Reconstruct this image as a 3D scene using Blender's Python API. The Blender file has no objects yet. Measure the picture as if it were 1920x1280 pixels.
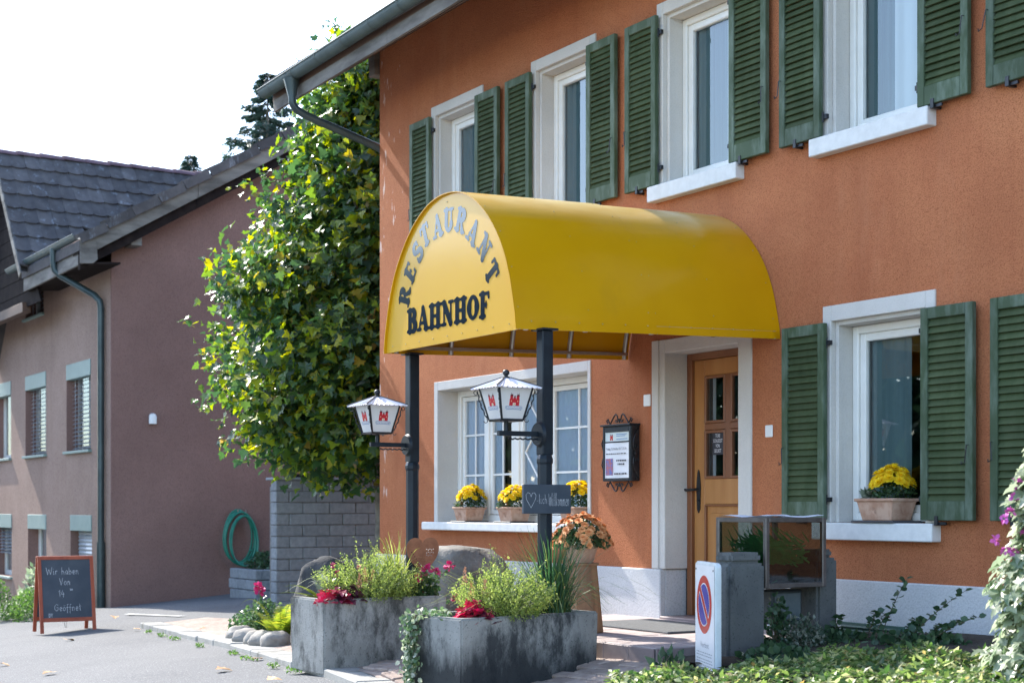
import bpy, bmesh, math, random
import numpy as np
from mathutils import Vector, Matrix

R = random.Random(11)
NR = np.random.RandomState(5)
sc = bpy.context.scene
col = sc.collection
PI = math.pi

# ------------------------------------------------------------------ camera, sky, sun, exposure
CY, CX = 0.51875, 0.85493              # view direction is (-CX, CY, 0); facade plane is y = 7.66
cd = bpy.data.cameras.new('camera')
cam = bpy.data.objects.new('camera', cd)
col.objects.link(cam)
cam.location = (0, 0, 1.15)
cam.rotation_euler = (PI / 2, 0, math.asin(CX))
cd.sensor_width = 36.0
cd.lens = 2950 / 1920 * 36
cd.shift_y = (952 - 640) / 1920
cd.clip_start, cd.clip_end = 0.1, 3000
cd.dof.use_dof = True
cd.dof.focus_distance = 11.6
cd.dof.aperture_fstop = 3.5
sc.camera = cam

SUN = Vector((-1.0, -0.105, 0.87)).normalized()      # towards the sun
w = bpy.data.worlds.new('World')
sc.world = w
w.use_nodes = True
nt = w.node_tree
bg = nt.nodes['Background']
sky = nt.nodes.new('ShaderNodeTexSky')
sky.sky_type = 'NISHITA'
sky.sun_disc = False
sky.sun_elevation = math.asin(SUN.z)
sky.sun_rotation = math.atan2(SUN.x, SUN.y)
sky.altitude = 400
sky.air_density = 1.0
sky.dust_density = 1.0
sky.ozone_density = 1.0
nt.links.new(sky.outputs[0], bg.inputs[0])
bg.inputs[1].default_value = 0.15

sd = bpy.data.lights.new('sun', 'SUN')
sd.energy = 2.55
sd.angle = math.radians(0.5)
sd.color = (1.0, 0.95, 0.86)
so = bpy.data.objects.new('sun', sd)
so.rotation_euler = (-SUN).to_track_quat('-Z', 'Y').to_euler()
so.location = (-30, -3, 30)
col.objects.link(so)

vs = sc.view_settings
vs.view_transform = 'Standard'
vs.look = 'None'
vs.gamma = 1
vs.use_curve_mapping = False
vs.exposure = 2.03
sc.cycles.max_bounces = 8
sc.cycles.transparent_max_bounces = 16
sc.cycles.use_denoising = True


def sstep(a, b, t):
    t = min(1, max(0, (t - a) / (b - a)))
    return t * t * (3 - 2 * t)


def gz(x, y):                          # sloping ground, a little lower in front of the porch
    dip = .10 * sstep(-10.0, -9.2, x) * (1 - sstep(-7.9, -7.3, x)) * (1 - sstep(5.0, 6.05, y)) * sstep(2.0, 4.0, y)
    return -dip + 0.042 * min(max(x, -45), 20) + 0.08 * min(max(y, -20), 25)


def px_ray(px, py):
    l, h = (px - 960) / 2950, (952 - py) / 2950
    return Vector((CY * l - CX, CX * l + CY, h))


def at_y(px, py, Y):                   # point of the real place on the plane y = Y
    r = px_ray(px, py)
    return Vector((0, 0, 1.15)) + r * (Y / r.y)


def gpt(px, py, up=0):                 # point of the sloping ground
    r = px_ray(px, py)
    p = Vector((0, 0, 1.15)) + r * (1.15 / (.042 * r.x + .08 * r.y - r.z))
    p.z += up
    return p


def at_x(px, py, X):
    r = px_ray(px, py)
    return Vector((0, 0, 1.15)) + r * (X / r.x)


# ------------------------------------------------------------------ materials
MATS = {}


class NB:
    def __init__(self, name):
        self.m = bpy.data.materials.new(name)
        self.m.use_nodes = True
        self.t = self.m.node_tree
        self.b = self.t.nodes['Principled BSDF']
        self.out = self.t.nodes['Material Output']
        self._tc = None

    def n(self, typ, **kw):
        nd = self.t.nodes.new(typ)
        for k, v in kw.items():
            if k.startswith('i_'):
                nd.inputs[k[2:].replace('_', ' ')].default_value = v
            else:
                setattr(nd, k, v)
        return nd

    def l(self, a, b):
        self.t.links.new(a, b)

    def co(self, scale=(1, 1, 1)):
        if self._tc is None:
            self._tc = self.n('ShaderNodeNewGeometry').outputs['Position']
        if scale == (1, 1, 1):
            return self._tc
        mp = self.n('ShaderNodeMapping')
        mp.inputs['Scale'].default_value = scale
        self.l(self._tc, mp.inputs['Vector'])
        return mp.outputs[0]

    def noise(self, scale, detail=4, rough=.55, sc3=(1, 1, 1), dist=0):
        nd = self.n('ShaderNodeTexNoise')
        nd.inputs['Scale'].default_value = scale
        nd.inputs['Detail'].default_value = detail
        nd.inputs['Roughness'].default_value = rough
        nd.inputs['Distortion'].default_value = dist
        self.l(self.co(sc3), nd.inputs['Vector'])
        return nd.outputs['Fac']

    def ramp(self, fac, stops, interp='LINEAR'):
        r = self.n('ShaderNodeValToRGB')
        cr = r.color_ramp
        cr.interpolation = interp
        while len(cr.elements) < len(stops):
            cr.elements.new(0.5)
        for e, (p, c) in zip(cr.elements, stops):
            e.position = p
            e.color = tuple(c) + (1,) if len(c) == 3 else c
        self.l(fac, r.inputs[0])
        return r.outputs[0]

    def mix(self, fac, a, b, mode='MIX'):
        x = self.n('ShaderNodeMix', data_type='RGBA', blend_type=mode)
        for s, v in ((x.inputs[0], fac), (x.inputs[6], a), (x.inputs[7], b)):
            if isinstance(v, (int, float)):
                s.default_value = v
            elif isinstance(v, tuple):
                s.default_value = v + (1,) if len(v) == 3 else v
            else:
                self.l(v, s)
        return x.outputs[2]

    def bump(self, h, strength=.3, dist=.005, prev=None):
        b = self.n('ShaderNodeBump')
        b.inputs['Strength'].default_value = strength
        b.inputs['Distance'].default_value = dist
        self.l(h, b.inputs['Height'])
        if prev is not None:
            self.l(prev, b.inputs['Normal'])
        return b.outputs[0]

    def vary(self, colr, amt=.25, hue=.0):
        oi = self.n('ShaderNodeObjectInfo')
        mr = self.n('ShaderNodeMapRange')
        mr.inputs['To Min'].default_value = 1 - amt
        mr.inputs['To Max'].default_value = 1 + amt
        self.l(oi.outputs['Random'], mr.inputs['Value'])
        hs = self.n('ShaderNodeHueSaturation')
        self.l(mr.outputs[0], hs.inputs['Value'])
        self.l(colr, hs.inputs['Color'])
        return hs.outputs[0]

    def base(self, c):
        if isinstance(c, tuple):
            self.b.inputs['Base Color'].default_value = c + (1,)
        else:
            self.l(c, self.b.inputs['Base Color'])

    def normal(self, nrm):
        self.l(nrm, self.b.inputs['Normal'])

    def set(self, rough=.7, metal=0, spec=.5):
        self.b.inputs['Roughness'].default_value = rough
        self.b.inputs['Metallic'].default_value = metal
        self.b.inputs['Specular IOR Level'].default_value = spec


def mk(name, c1, c2=None, scale=6, rough=.7, metal=0, spec=.5, bscale=0, bstr=.2, bdist=.004, lo=.35, hi=.65, sc3=(1, 1, 1), vary=0, detail=5):
    b = NB(name)
    b.set(rough, metal, spec)
    if c2 is None and not vary:
        b.base(c1)
    else:
        f = b.noise(scale, detail, .6, sc3)
        cc = b.ramp(f, [(lo, c1), (hi, c2 or c1)])
        if vary:
            cc = b.vary(cc, vary)
        b.base(cc)
    if bscale:
        b.normal(b.bump(b.noise(bscale, 4, .6, sc3), bstr, bdist))
    MATS[name] = b.m
    return b.m


def plaster(name, c1, c2, dark, grain=75, bstr=.5, streak=None, vert=False):
    b = NB(name)
    b.set(.92, 0, .15)
    f = b.noise(1.1, 6, .6)
    cc = b.ramp(f, [(.3, c1), (.7, c2)])
    g = b.noise(grain * 1.6, 3, .6, (1, 1, .35) if vert else (1, 1, 1))
    ga = .9 if 'white' not in name else .35
    gm = b.ramp(g, [(.36, (ga, ga, ga)), (.50, (0, 0, 0))])
    cc = b.mix(gm, cc, dark)
    pt = b.noise(.45, 5, .62)
    cc = b.mix(b.ramp(pt, [(.35, (.80, .80, .80)), (.65, (1, 1, 1))]), (0, 0, 0), cc)
    st2 = b.noise(2.6, 7, .72, (1, 1, .10))
    cc = b.mix(b.ramp(st2, [(.52, (0, 0, 0)), (.76, (.5, .5, .5))]), cc, dark)
    if streak:
        s1 = b.noise(3.2, 6, .7, (1, 1, .22))
        sm = b.ramp(s1, [(.56, (0, 0, 0)), (.74, (.55, .55, .55))])
        cc = b.mix(sm, cc, streak)
    if name == 'orange_plaster':      # pale flecks painted in as grazing sun sparkle, denser towards the left corner
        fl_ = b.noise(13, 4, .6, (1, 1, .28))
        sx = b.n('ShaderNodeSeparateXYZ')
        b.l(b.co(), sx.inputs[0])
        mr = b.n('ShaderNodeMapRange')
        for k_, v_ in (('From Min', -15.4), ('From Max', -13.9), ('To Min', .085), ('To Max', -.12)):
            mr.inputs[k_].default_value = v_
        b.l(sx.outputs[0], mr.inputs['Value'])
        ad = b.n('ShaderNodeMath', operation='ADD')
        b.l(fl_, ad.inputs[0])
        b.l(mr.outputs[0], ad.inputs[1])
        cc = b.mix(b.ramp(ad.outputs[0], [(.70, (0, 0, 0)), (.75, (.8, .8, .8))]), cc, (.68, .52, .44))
    b.base(cc)
    h = b.noise(grain, 3, .65, (1, 1, .3) if vert else (1, 1, 1))
    h2 = b.noise(9, 3, .5)
    b.normal(b.bump(h, bstr, .010, b.bump(h2, .12, .03)))
    MATS[name] = b.m
    return b.m


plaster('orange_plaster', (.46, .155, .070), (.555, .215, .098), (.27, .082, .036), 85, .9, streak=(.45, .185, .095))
plaster('white_plaster', (.60, .575, .53), (.68, .655, .61), (.50, .48, .44), 60, .35)
plaster('plinth_plaster', (.58, .58, .58), (.66, .66, .65), (.5, .5, .5), 45, .5)
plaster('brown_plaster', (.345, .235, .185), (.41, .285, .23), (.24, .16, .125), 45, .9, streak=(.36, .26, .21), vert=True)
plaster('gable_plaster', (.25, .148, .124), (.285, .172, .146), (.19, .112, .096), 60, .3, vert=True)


def painted(name, base, worn, rough=.5, amount=(.52, .72)):
    b = NB(name)
    b.set(rough, 0, .2)
    f = b.noise(9, 7, .65, (1, 1, .3))
    f2 = b.noise(2.3, 4, .6)
    cc = b.ramp(f, [(amount[0], base), (amount[1], worn)])
    cc = b.mix(b.ramp(f2, [(.3, (.75, .75, .75)), (.7, (1, 1, 1))]), (0, 0, 0), cc)
    b.base(b.vary(cc, .11))
    b.normal(b.bump(b.noise(40, 4, .6, (1, 1, .12)), .12, .003))
    MATS[name] = b.m


painted('green_paint', (.062, .096, .052), (.165, .215, .165), .6, (.44, .70))
painted('green_slat', (.049, .072, .029), (.082, .108, .052), .75, (.40, .75))
mk('white_paint', (.72, .71, .66), (.78, .77, .73), 5, .35)
mk('stone_white', (.60, .59, .56), (.70, .69, .66), 7, .8, bscale=60, bstr=.2)
mk('sill_stone', (.63, .63, .61), (.72, .72, .70), 12, .75, bscale=70, bstr=.25, bdist=.003)
mk('wood_gray', (.085, .075, .065), (.235, .215, .19), 5, .85, bscale=30, bstr=.3, sc3=(.25, .25, 1))
mk('wood_brown', (.07, .038, .025), (.12, .065, .04), 6, .7, bscale=30, bstr=.2, sc3=(.2, .2, 1))
mk('wood_dark', (.014, .010, .010), (.026, .019, .017), 6, .95, spec=.1, bscale=30, bstr=.3)  # dark boards, colour deepened further to hold the shade under the eaves
mk('gutter_metal', (.055, .085, .088), (.085, .12, .122), 4, .55, 0, .35)
mk('pipe_metal', (.035, .055, .058), (.06, .085, .088), 4, .4, .3)
mk('roof_dark', (.05, .045, .045), (.08, .07, .07), 5, .9)
mk('post_metal', (.007, .012, .019), (.012, .020, .028), 8, .42, 0, .3, bscale=60, bstr=.05)
mk('iron_black', (.012, .014, .018), (.03, .032, .036), 25, .4, .3)
mk('steel', (.45, .43, .40), (.55, .53, .5), 10, .35, .9)
mk('case_frame', (.12, .105, .095), (.18, .16, .15), 12, .4, .5)
mk('rivet_metal', (.40, .34, .18), None, rough=.45, metal=.5)
mk('terracotta', (.42, .23, .15), (.55, .36, .26), 12, .85, bscale=50, bstr=.2, lo=.4, hi=.62)
mk('saucer_grey', (.05, .05, .055), (.08, .08, .085), 9, .6)
mk('soil', (.03, .022, .016), (.06, .045, .03), 25, 1, bscale=60, bstr=.6, bdist=.01)
mk('white_plastic', (.78, .78, .76), None, rough=.35)
mk('blind_green', (.19, .27, .245), (.23, .31, .28), 3, .6)
mk('blind_metal', (.36, .40, .44), (.42, .46, .5), 3, .35, .4)
mk('dark_room', (.025, .028, .03), (.05, .05, .05), 2, .9)
mk('wood_room', (.07, .038, .022), (.11, .06, .032), 5, .6, sc3=(1, 1, .2))
mk('dark_curtain', (.15, .215, .22), (.20, .27, .27), 3, .8, sc3=(6, 6, .2))
mk('rust', (.20, .075, .035), (.30, .12, .06), 14, .85, bscale=70, bstr=.3)
mk('hose_green', (.012, .16, .11), (.02, .22, .15), 8, .4)
mk('mat_grey', (.09, .095, .1), (.13, .135, .14), 60, .95, bscale=120, bstr=.8)
mk('tile_porch', (.33, .27, .26), (.41, .345, .33), 7, .7, bscale=30, bstr=.08, vary=.09)
mk('tile_riser', (.22, .165, .16), (.27, .21, .20), 8, .6, bscale=30, bstr=.06, vary=.08)
mk('joint', (.16, .15, .145), (.22, .21, .2), 20, .95, bscale=50, bstr=.3)
mk('paver', (.27, .20, .165), (.37, .29, .245), 12, .9, bscale=60, bstr=.4, vary=.16)
mk('block', (.21, .22, .235), (.28, .29, .30), 14, .9, bscale=55, bstr=.5, vary=.10)
mk('slate_board', (.035, .05, .07), (.055, .07, .09), 5, .55)
mk('chalk', (.62, .64, .66), (.35, .37, .4), 90, .95, lo=.35, hi=.7)
mk('redwood', (.27, .05, .022), (.38, .085, .04), 8, .45, bscale=30, bstr=.1, sc3=(1, 1, .3))
mk('door_wood', (.40, .165, .045), (.50, .235, .075), 5, .42, sc3=(1.5, 1.5, .12), bscale=0)
mk('door_frame_wood', (.20, .075, .03), (.27, .11, .045), 5, .4, sc3=(1, 1, .15))
mk('stump_wood', (.22, .10, .045), (.34, .18, .085), 9, .7, sc3=(1.5, 1.5, .15), bscale=30, bstr=.3)
mk('letter_blue', (.006, .011, .026), None, rough=.12, spec=.45)
MATS['letter_blue'].node_tree.nodes['Principled BSDF'].inputs['Coat Weight'].default_value = .45
MATS['letter_blue'].node_tree.nodes['Principled BSDF'].inputs['Coat Roughness'].default_value = .08
mk('logo_red', (.55, .02, .03), None, rough=.3)
mk('logo_dark', (.10, .01, .015), None, rough=.3)
mk('logo_blue', (.12, .24, .45), None, rough=.3)
mk('logo_pale', (.75, .62, .35), None, rough=.3)
mk('print_dark', (.03, .03, .04), None, rough=.5)
mk('print_grey', (.35, .36, .38), None, rough=.5)
mk('paper', (.78, .78, .80), None, rough=.5)
mk('paper_green', (.62, .68, .66), None, rough=.4)
mk('photo_print', (.10, .16, .42), (.45, .12, .12), 30, .5, lo=.4, hi=.6)
mk('sign_white', (.74, .75, .77), (.8, .81, .83), 6, .3)
mk('sign_edge', (.55, .60, .62), (.68, .72, .74), 9, .4)
mk('sign_red', (.52, .035, .03), None, rough=.25)
mk('sign_blue', (.05, .055, .33), None, rough=.25)
mk('vent_green', (.02, .075, .06), (.03, .095, .07), 8, .5)
mk('lens_grey', (.10, .13, .14), (.15, .18, .19), 6, .25)
mk('lamp_body', (.03, .04, .045), (.05, .06, .065), 8, .5)
mk('lamp_roof_glare', (.66, .62, .66), (.74, .70, .73), 8, .35)  # pale tone holds the sun glare on the lantern roofs
mk('bark', (.10, .085, .065), (.22, .20, .165), 7, .9, bscale=25, bstr=.6, bdist=.02)
mk('twig', (.07, .06, .035), (.12, .10, .06), 9, .8)
mk('green_stem', (.07, .12, .03), (.10, .17, .05), 9, .7)
mk('rock', (.12, .11, .095), (.27, .25, .22), 4, .95, bscale=14, bstr=.8, bdist=.03, detail=8)
mk('rock_dark', (.03, .03, .031), (.075, .072, .07), 5, .95, bscale=12, bstr=.6, bdist=.03)
mk('cobble', (.17, .155, .14), (.30, .28, .25), 6, .85, bscale=22, bstr=.7, bdist=.012, vary=.12)
mk('road_paint', (.6, .6, .58), (.4, .4, .39), 30, .8)
mk('ridge_tile', (.115, .068, .085), (.16, .10, .12), 6, .85, vary=.12)
mk('dead_leaf', (.42, .20, .08), (.55, .38, .2), 6, .8, vary=.3)
mk('mum_orange', (.82, .40, .17), (.70, .28, .09), 50, .7, vary=.15)
mk('pink_flower', (.72, .03, .16), (.62, .05, .22), 40, .6)
mk('lilac_flower', (.60, .09, .40), (.66, .18, .50), 40, .6)
mk('orange_plume', (.60, .26, .14), (.68, .36, .2), 40, .8)


def yellow_sheet():
    b = NB('yellow_sheet')
    b.set(.32, 0, .22)
    b.base(b.ramp(b.noise(1.6, 4, .5), [(.3, (.56, .27, .0)), (.7, (.61, .305, .001))]))
    # pale cream painted on upward faces for the overexposed sunlit crown of the vault
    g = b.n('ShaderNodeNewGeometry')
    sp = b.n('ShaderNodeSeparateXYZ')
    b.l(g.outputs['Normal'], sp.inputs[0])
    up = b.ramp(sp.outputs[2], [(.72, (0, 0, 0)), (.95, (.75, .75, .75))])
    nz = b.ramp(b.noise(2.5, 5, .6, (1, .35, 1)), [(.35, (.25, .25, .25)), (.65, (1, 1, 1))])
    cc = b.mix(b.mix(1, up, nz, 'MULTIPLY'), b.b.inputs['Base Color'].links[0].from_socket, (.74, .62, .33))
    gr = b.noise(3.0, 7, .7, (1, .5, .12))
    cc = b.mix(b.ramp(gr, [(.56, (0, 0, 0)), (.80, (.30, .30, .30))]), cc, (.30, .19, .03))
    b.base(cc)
    b.b.inputs['Coat Weight'].default_value = .22
    b.b.inputs['Coat Roughness'].default_value = .14
    b.normal(b.bump(b.noise(2.2, 2, .4), .06, .02))
    MATS['yellow_sheet'] = b.m


yellow_sheet()


def yellow_panel():
    b = NB('yellow_panel')
    b.set(.5, 0, .2)
    b.base(b.ramp(b.noise(1.6, 4, .5), [(.3, (.60, .32, .012)), (.7, (.64, .35, .02))]))
    b.b.inputs['Coat Weight'].default_value = .55
    b.b.inputs['Coat Roughness'].default_value = .12
    MATS['yellow_panel'] = b.m


yellow_panel()


def concrete(name, c1, c2, stain, amt, grime=None):
    b = NB(name)
    b.set(.93, 0, .2)
    cc = b.ramp(b.noise(3, 6, .65), [(.3, c1), (.7, c2)])
    st = b.noise(2.9, 9, .76, (1, 1, .45))
    cc = b.mix(b.ramp(st, [(amt, (0, 0, 0)), (amt + .12, (.9, .9, .9))]), cc, stain)
    if grime is not None:          # algae and splash stains climbing from the foot of the trough
        sx = b.n('ShaderNodeSeparateXYZ')
        b.l(b.co(), sx.inputs[0])
        ad = b.n('ShaderNodeMath', operation='MULTIPLY_ADD')
        ad.inputs[1].default_value = -1.0
        ad.inputs[2].default_value = grime
        b.l(sx.outputs[2], ad.inputs[0])
        a2 = b.n('ShaderNodeMath', operation='MULTIPLY_ADD')
        a2.inputs[1].default_value = .75
        b.l(b.noise(3.2, 8, .72, (1, 1, .35)), a2.inputs[0])
        b.l(ad.outputs[0], a2.inputs[2])
        cc = b.mix(b.ramp(a2.outputs[0], [(.46, (0, 0, 0)), (.66, (.92, .92, .92))]), cc, tuple(v * .8 for v in stain))
    sp = b.noise(70, 3, .7)
    cc = b.mix(b.ramp(sp, [(.60, (0, 0, 0)), (.68, (.7, .7, .7))]), cc, tuple(v * .55 for v in stain))
    b.base(cc)
    b.normal(b.bump(b.noise(45, 5, .7), .55, .006, b.bump(b.noise(6, 3, .5), .2, .02)))
    MATS[name] = b.m


concrete('concrete', (.25, .245, .225), (.38, .37, .345), (.07, .07, .065), .50)
concrete('concrete_stained', (.22, .22, .205), (.33, .325, .305), (.03, .033, .035), .49, .42)
concrete('concrete_pillar', (.11, .115, .115), (.17, .175, .17), (.035, .04, .042), .52)
concrete('kerb_stone', (.27, .262, .24), (.37, .36, .335), (.13, .125, .11), .54)


def asphalt():
    b = NB('asphalt')
    b.set(.9, 0, .3)
    cc = b.ramp(b.noise(.7, 6, .6), [(.3, (.115, .116, .12)), (.7, (.155, .155, .155))])
    g = b.noise(95, 2, .6)
    cc = b.mix(b.ramp(g, [(.35, (.7, .7, .7)), (.5, (0, 0, 0))]), cc, (.06, .06, .062))
    g2 = b.noise(70, 2, .6)
    cc = b.mix(b.ramp(g2, [(.58, (0, 0, 0)), (.66, (.8, .8, .8))]), cc, (.30, .30, .295))
    crk = b.n('ShaderNodeTexVoronoi', feature='DISTANCE_TO_EDGE')
    crk.inputs['Scale'].default_value = .35
    ds = b.n('ShaderNodeVectorMath', operation='ADD')
    nz = b.n('ShaderNodeTexNoise')
    nz.inputs['Scale'].default_value = 1.3
    b.l(b.co(), nz.inputs['Vector'])
    b.l(nz.outputs['Color'], ds.inputs[0])
    b.l(b.co(), ds.inputs[1])
    b.l(ds.outputs[0], crk.inputs['Vector'])
    cc = b.mix(b.ramp(crk.outputs['Distance'], [(.0, (.35, .35, .35)), (.006, (0, 0, 0))]), cc, (.09, .09, .09))
    b.base(cc)
    b.normal(b.bump(b.noise(120, 3, .7), .5, .006))
    MATS['asphalt'] = b.m


asphalt()


def paving_mat():
    b = NB('paving')
    b.set(.9, 0, .25)
    bt = b.n('ShaderNodeTexBrick')
    bt.inputs['Scale'].default_value = 5.0
    bt.inputs['Mortar Size'].default_value = .012
    bt.inputs['Color1'].default_value = (.32, .24, .20, 1)
    bt.inputs['Color2'].default_value = (.42, .34, .29, 1)
    bt.inputs['Mortar'].default_value = (.16, .14, .12, 1)
    b.l(b.co(), bt.inputs['Vector'])
    cc = b.mix(b.ramp(b.noise(2, 5, .6), [(.3, (.75, .75, .75)), (.7, (1, 1, 1))]), (0, 0, 0), bt.outputs[0])
    b.base(cc)
    b.normal(b.bump(b.noise(60, 3, .6), .4, .005))
    MATS['paving'] = b.m


paving_mat()


def roof_tile():
    b = NB('roof_tile')
    b.set(.8, 0, .3)
    cc = b.ramp(b.noise(5, 5, .6), [(.3, (.058, .052, .053)), (.7, (.108, .098, .097))])
    st = b.noise(7, 5, .7, (1, 1, .4))
    cc = b.mix(b.ramp(st, [(.58, (0, 0, 0)), (.70, (.6, .6, .6))]), cc, (.24, .26, .29))
    b.base(b.vary(cc, .26))
    b.normal(b.bump(b.noise(50, 3, .6), .25, .004))
    MATS['roof_tile'] = b.m


roof_tile()


def leafmat(name, stops, trans=.45, rough=.42, objrand=False, spec=.5):
    b = NB(name)
    b.set(rough, 0, spec)
    g = b.n('ShaderNodeNewGeometry')
    src = g.outputs['Random Per Island']
    if objrand:
        src = b.n('ShaderNodeObjectInfo').outputs['Random']
    cc = b.ramp(src, stops)
    b.base(cc)
    tr = b.n('ShaderNodeBsdfTranslucent')
    hs = b.n('ShaderNodeHueSaturation')
    hs.inputs['Value'].default_value = 2.1
    hs.inputs['Saturation'].default_value = 1.12
    b.l(cc, hs.inputs['Color'])
    b.l(hs.outputs[0], tr.inputs['Color'])
    mx = b.n('ShaderNodeMixShader')
    mx.inputs[0].default_value = trans
    b.l(b.b.outputs[0], mx.inputs[1])
    b.l(tr.outputs[0], mx.inputs[2])
    b.l(mx.outputs[0], b.out.inputs['Surface'])
    MATS[name] = b.m


TREE_STOPS = [(.0, (.028, .062, .030)), (.4, (.05, .105, .035)), (.68, (.11, .18, .03)), (.87, (.24, .29, .03)), (.97, (.38, .35, .03)), (1, (.24, .15, .07))]
leafmat('tree_leaf', TREE_STOPS, .44, .33)
leafmat('tree_leaf_single', TREE_STOPS, .44, .33, True)
leafmat('spruce_needle', [(0, (.022, .05, .04)), (1, (.045, .085, .06))], .15, .6)
leafmat('feather_leaf', [(0, (.13, .18, .05)), (.5, (.21, .27, .075)), (1, (.32, .36, .12))], .48, .6)
leafmat('grass_light', [(0, (.13, .19, .04)), (.6, (.22, .26, .06)), (1, (.36, .33, .14))], .45, .5)
leafmat('grass_dark', [(0, (.03, .085, .04)), (.7, (.06, .13, .05)), (1, (.16, .20, .06))], .35, .45)
leafmat('fern_leaf', [(0, (.12, .17, .03)), (.6, (.22, .26, .04)), (1, (.34, .30, .05))], .45, .5)
leafmat('fern_grey', [(0, (.16, .20, .15)), (1, (.26, .29, .22))], .35, .5)
leafmat('rose_leaf', [(0, (.035, .08, .03)), (.7, (.07, .13, .05)), (1, (.13, .19, .08))], .35, .28)
leafmat('heuchera_red', [(0, (.30, .012, .03)), (.5, (.42, .03, .07)), (.8, (.40, .08, .14)), (1, (.14, .012, .03))], .4, .35)
leafmat('heuchera_purple', [(0, (.055, .012, .025)), (1, (.12, .02, .05))], .25, .3)
leafmat('ivy_leaf', [(0, (.05, .10, .045)), (.5, (.11, .17, .08)), (.8, (.34, .38, .26)), (1, (.5, .5, .42))], .35, .4)
leafmat('cover_leaf', [(0, (.035, .08, .025)), (.4, (.08, .14, .04)), (.72, (.19, .25, .08)), (.92, (.38, .40, .22)), (1, (.30, .22, .08))], .45, .42)
leafmat('shade_leaf', [(0, (.025, .06, .03)), (.7, (.05, .10, .045)), (1, (.09, .15, .07))], .3, .4)
leafmat('variegated_leaf', [(0, (.04, .07, .04)), (.5, (.08, .12, .08)), (1, (.30, .32, .26))], .3, .4)
leafmat('mum_leaf', [(0, (.022, .055, .02)), (1, (.05, .10, .035))], .25, .45)
leafmat('hibiscus_leaf', [(0, (.12, .18, .10)), (.5, (.24, .28, .20)), (1, (.36, .40, .29))], .4, .35)
leafmat('mum_yellow', [(0, (.70, .50, .006)), (1, (.78, .60, .012))], .25, .7)
leafmat('hedge_leaf', [(0, (.05, .11, .03)), (1, (.12, .20, .05))], .4, .5)


def glassmat(name, tint=(.75, .82, .84), boost=1.6, rough=.0):
    b = NB(name)
    t = b.n('ShaderNodeBsdfTransparent')
    t.inputs[0].default_value = tint + (1,)
    g = b.n('ShaderNodeBsdfGlossy')
    g.inputs['Roughness'].default_value = rough
    g.inputs['Color'].default_value = (.95, .97, 1, 1)
    fr = b.n('ShaderNodeFresnel')
    fr.inputs['IOR'].default_value = 1.5
    mu = b.n('ShaderNodeMath', operation='MULTIPLY', use_clamp=True)
    mu.inputs[1].default_value = boost
    b.l(fr.outputs[0], mu.inputs[0])
    mx = b.n('ShaderNodeMixShader')
    b.l(mu.outputs[0], mx.inputs[0])
    b.l(t.outputs[0], mx.inputs[1])
    b.l(g.outputs[0], mx.inputs[2])
    b.l(mx.outputs[0], b.out.inputs['Surface'])
    MATS[name] = b.m


glassmat('glass')
glassmat('case_glass', (.50, .53, .50), 1.8, .06)
glassmat('dark_glass', (.18, .22, .25), 1.6)


def sheer(name, c, tr):
    b = NB(name)
    b.base(c)
    b.set(.9, 0, .1)
    t = b.n('ShaderNodeBsdfTransparent')
    mx = b.n('ShaderNodeMixShader')
    mx.inputs[0].default_value = tr
    b.l(b.b.outputs[0], mx.inputs[1])
    b.l(t.outputs[0], mx.inputs[2])
    b.l(mx.outputs[0], b.out.inputs['Surface'])
    MATS[name] = b.m


sheer('sheer_curtain', (.80, .82, .90), .12)


def opal(name):
    b = NB(name)
    b.base((.88, .89, .89))
    b.set(.25, 0, .5)
    t = b.n('ShaderNodeBsdfTranslucent')
    t.inputs[0].default_value = (.85, .86, .85, 1)
    mx = b.n('ShaderNodeMixShader')
    mx.inputs[0].default_value = .5
    b.l(b.b.outputs[0], mx.inputs[1])
    b.l(t.outputs[0], mx.inputs[2])
    b.l(mx.outputs[0], b.out.inputs['Surface'])
    MATS[name] = b.m


opal('opal_glass')

# ------------------------------------------------------------------ mesh helpers
ORG = {}


def org(o):
    return ORG.get(o.name, Vector((0, 0, 0))) if o else Vector((0, 0, 0))


def props(o, label=None, cat=None, group=None, kind=None):
    for k, v in (('label', label), ('category', cat), ('group', group), ('kind', kind)):
        if v:
            o[k] = v
    return o


def thing(name, label, cat, loc, group=None):
    o = bpy.data.objects.new(name, None)
    o.empty_display_size = .1
    o.location = loc
    col.objects.link(o)
    ORG[o.name] = Vector(loc)
    return props(o, label, cat, group)


def link(name, me, parent=None, label=None, kind=None, loc=None):
    o = bpy.data.objects.new(name, me)
    col.objects.link(o)
    if parent:
        o.parent = parent
        ORG[o.name] = org(parent)
    if loc is not None:
        o.location = loc
    return props(o, label, None, None, kind)


def inst(name, me, parent, loc, rot=(0, 0, 0), scale=(1, 1, 1)):
    o = bpy.data.objects.new(name, me)
    o.location = Vector(loc) - org(parent)
    o.rotation_euler = rot
    o.scale = scale
    col.objects.link(o)
    if parent:
        o.parent = parent
        ORG[o.name] = Vector(loc)
    return o


def instm(name, me, parent, M):
    o = bpy.data.objects.new(name, me)
    M = M.copy()
    M.translation = M.translation - org(parent)
    col.objects.link(o)
    if parent:
        o.parent = parent
        ORG[o.name] = org(parent)
    o.matrix_basis = M
    return o


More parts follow.
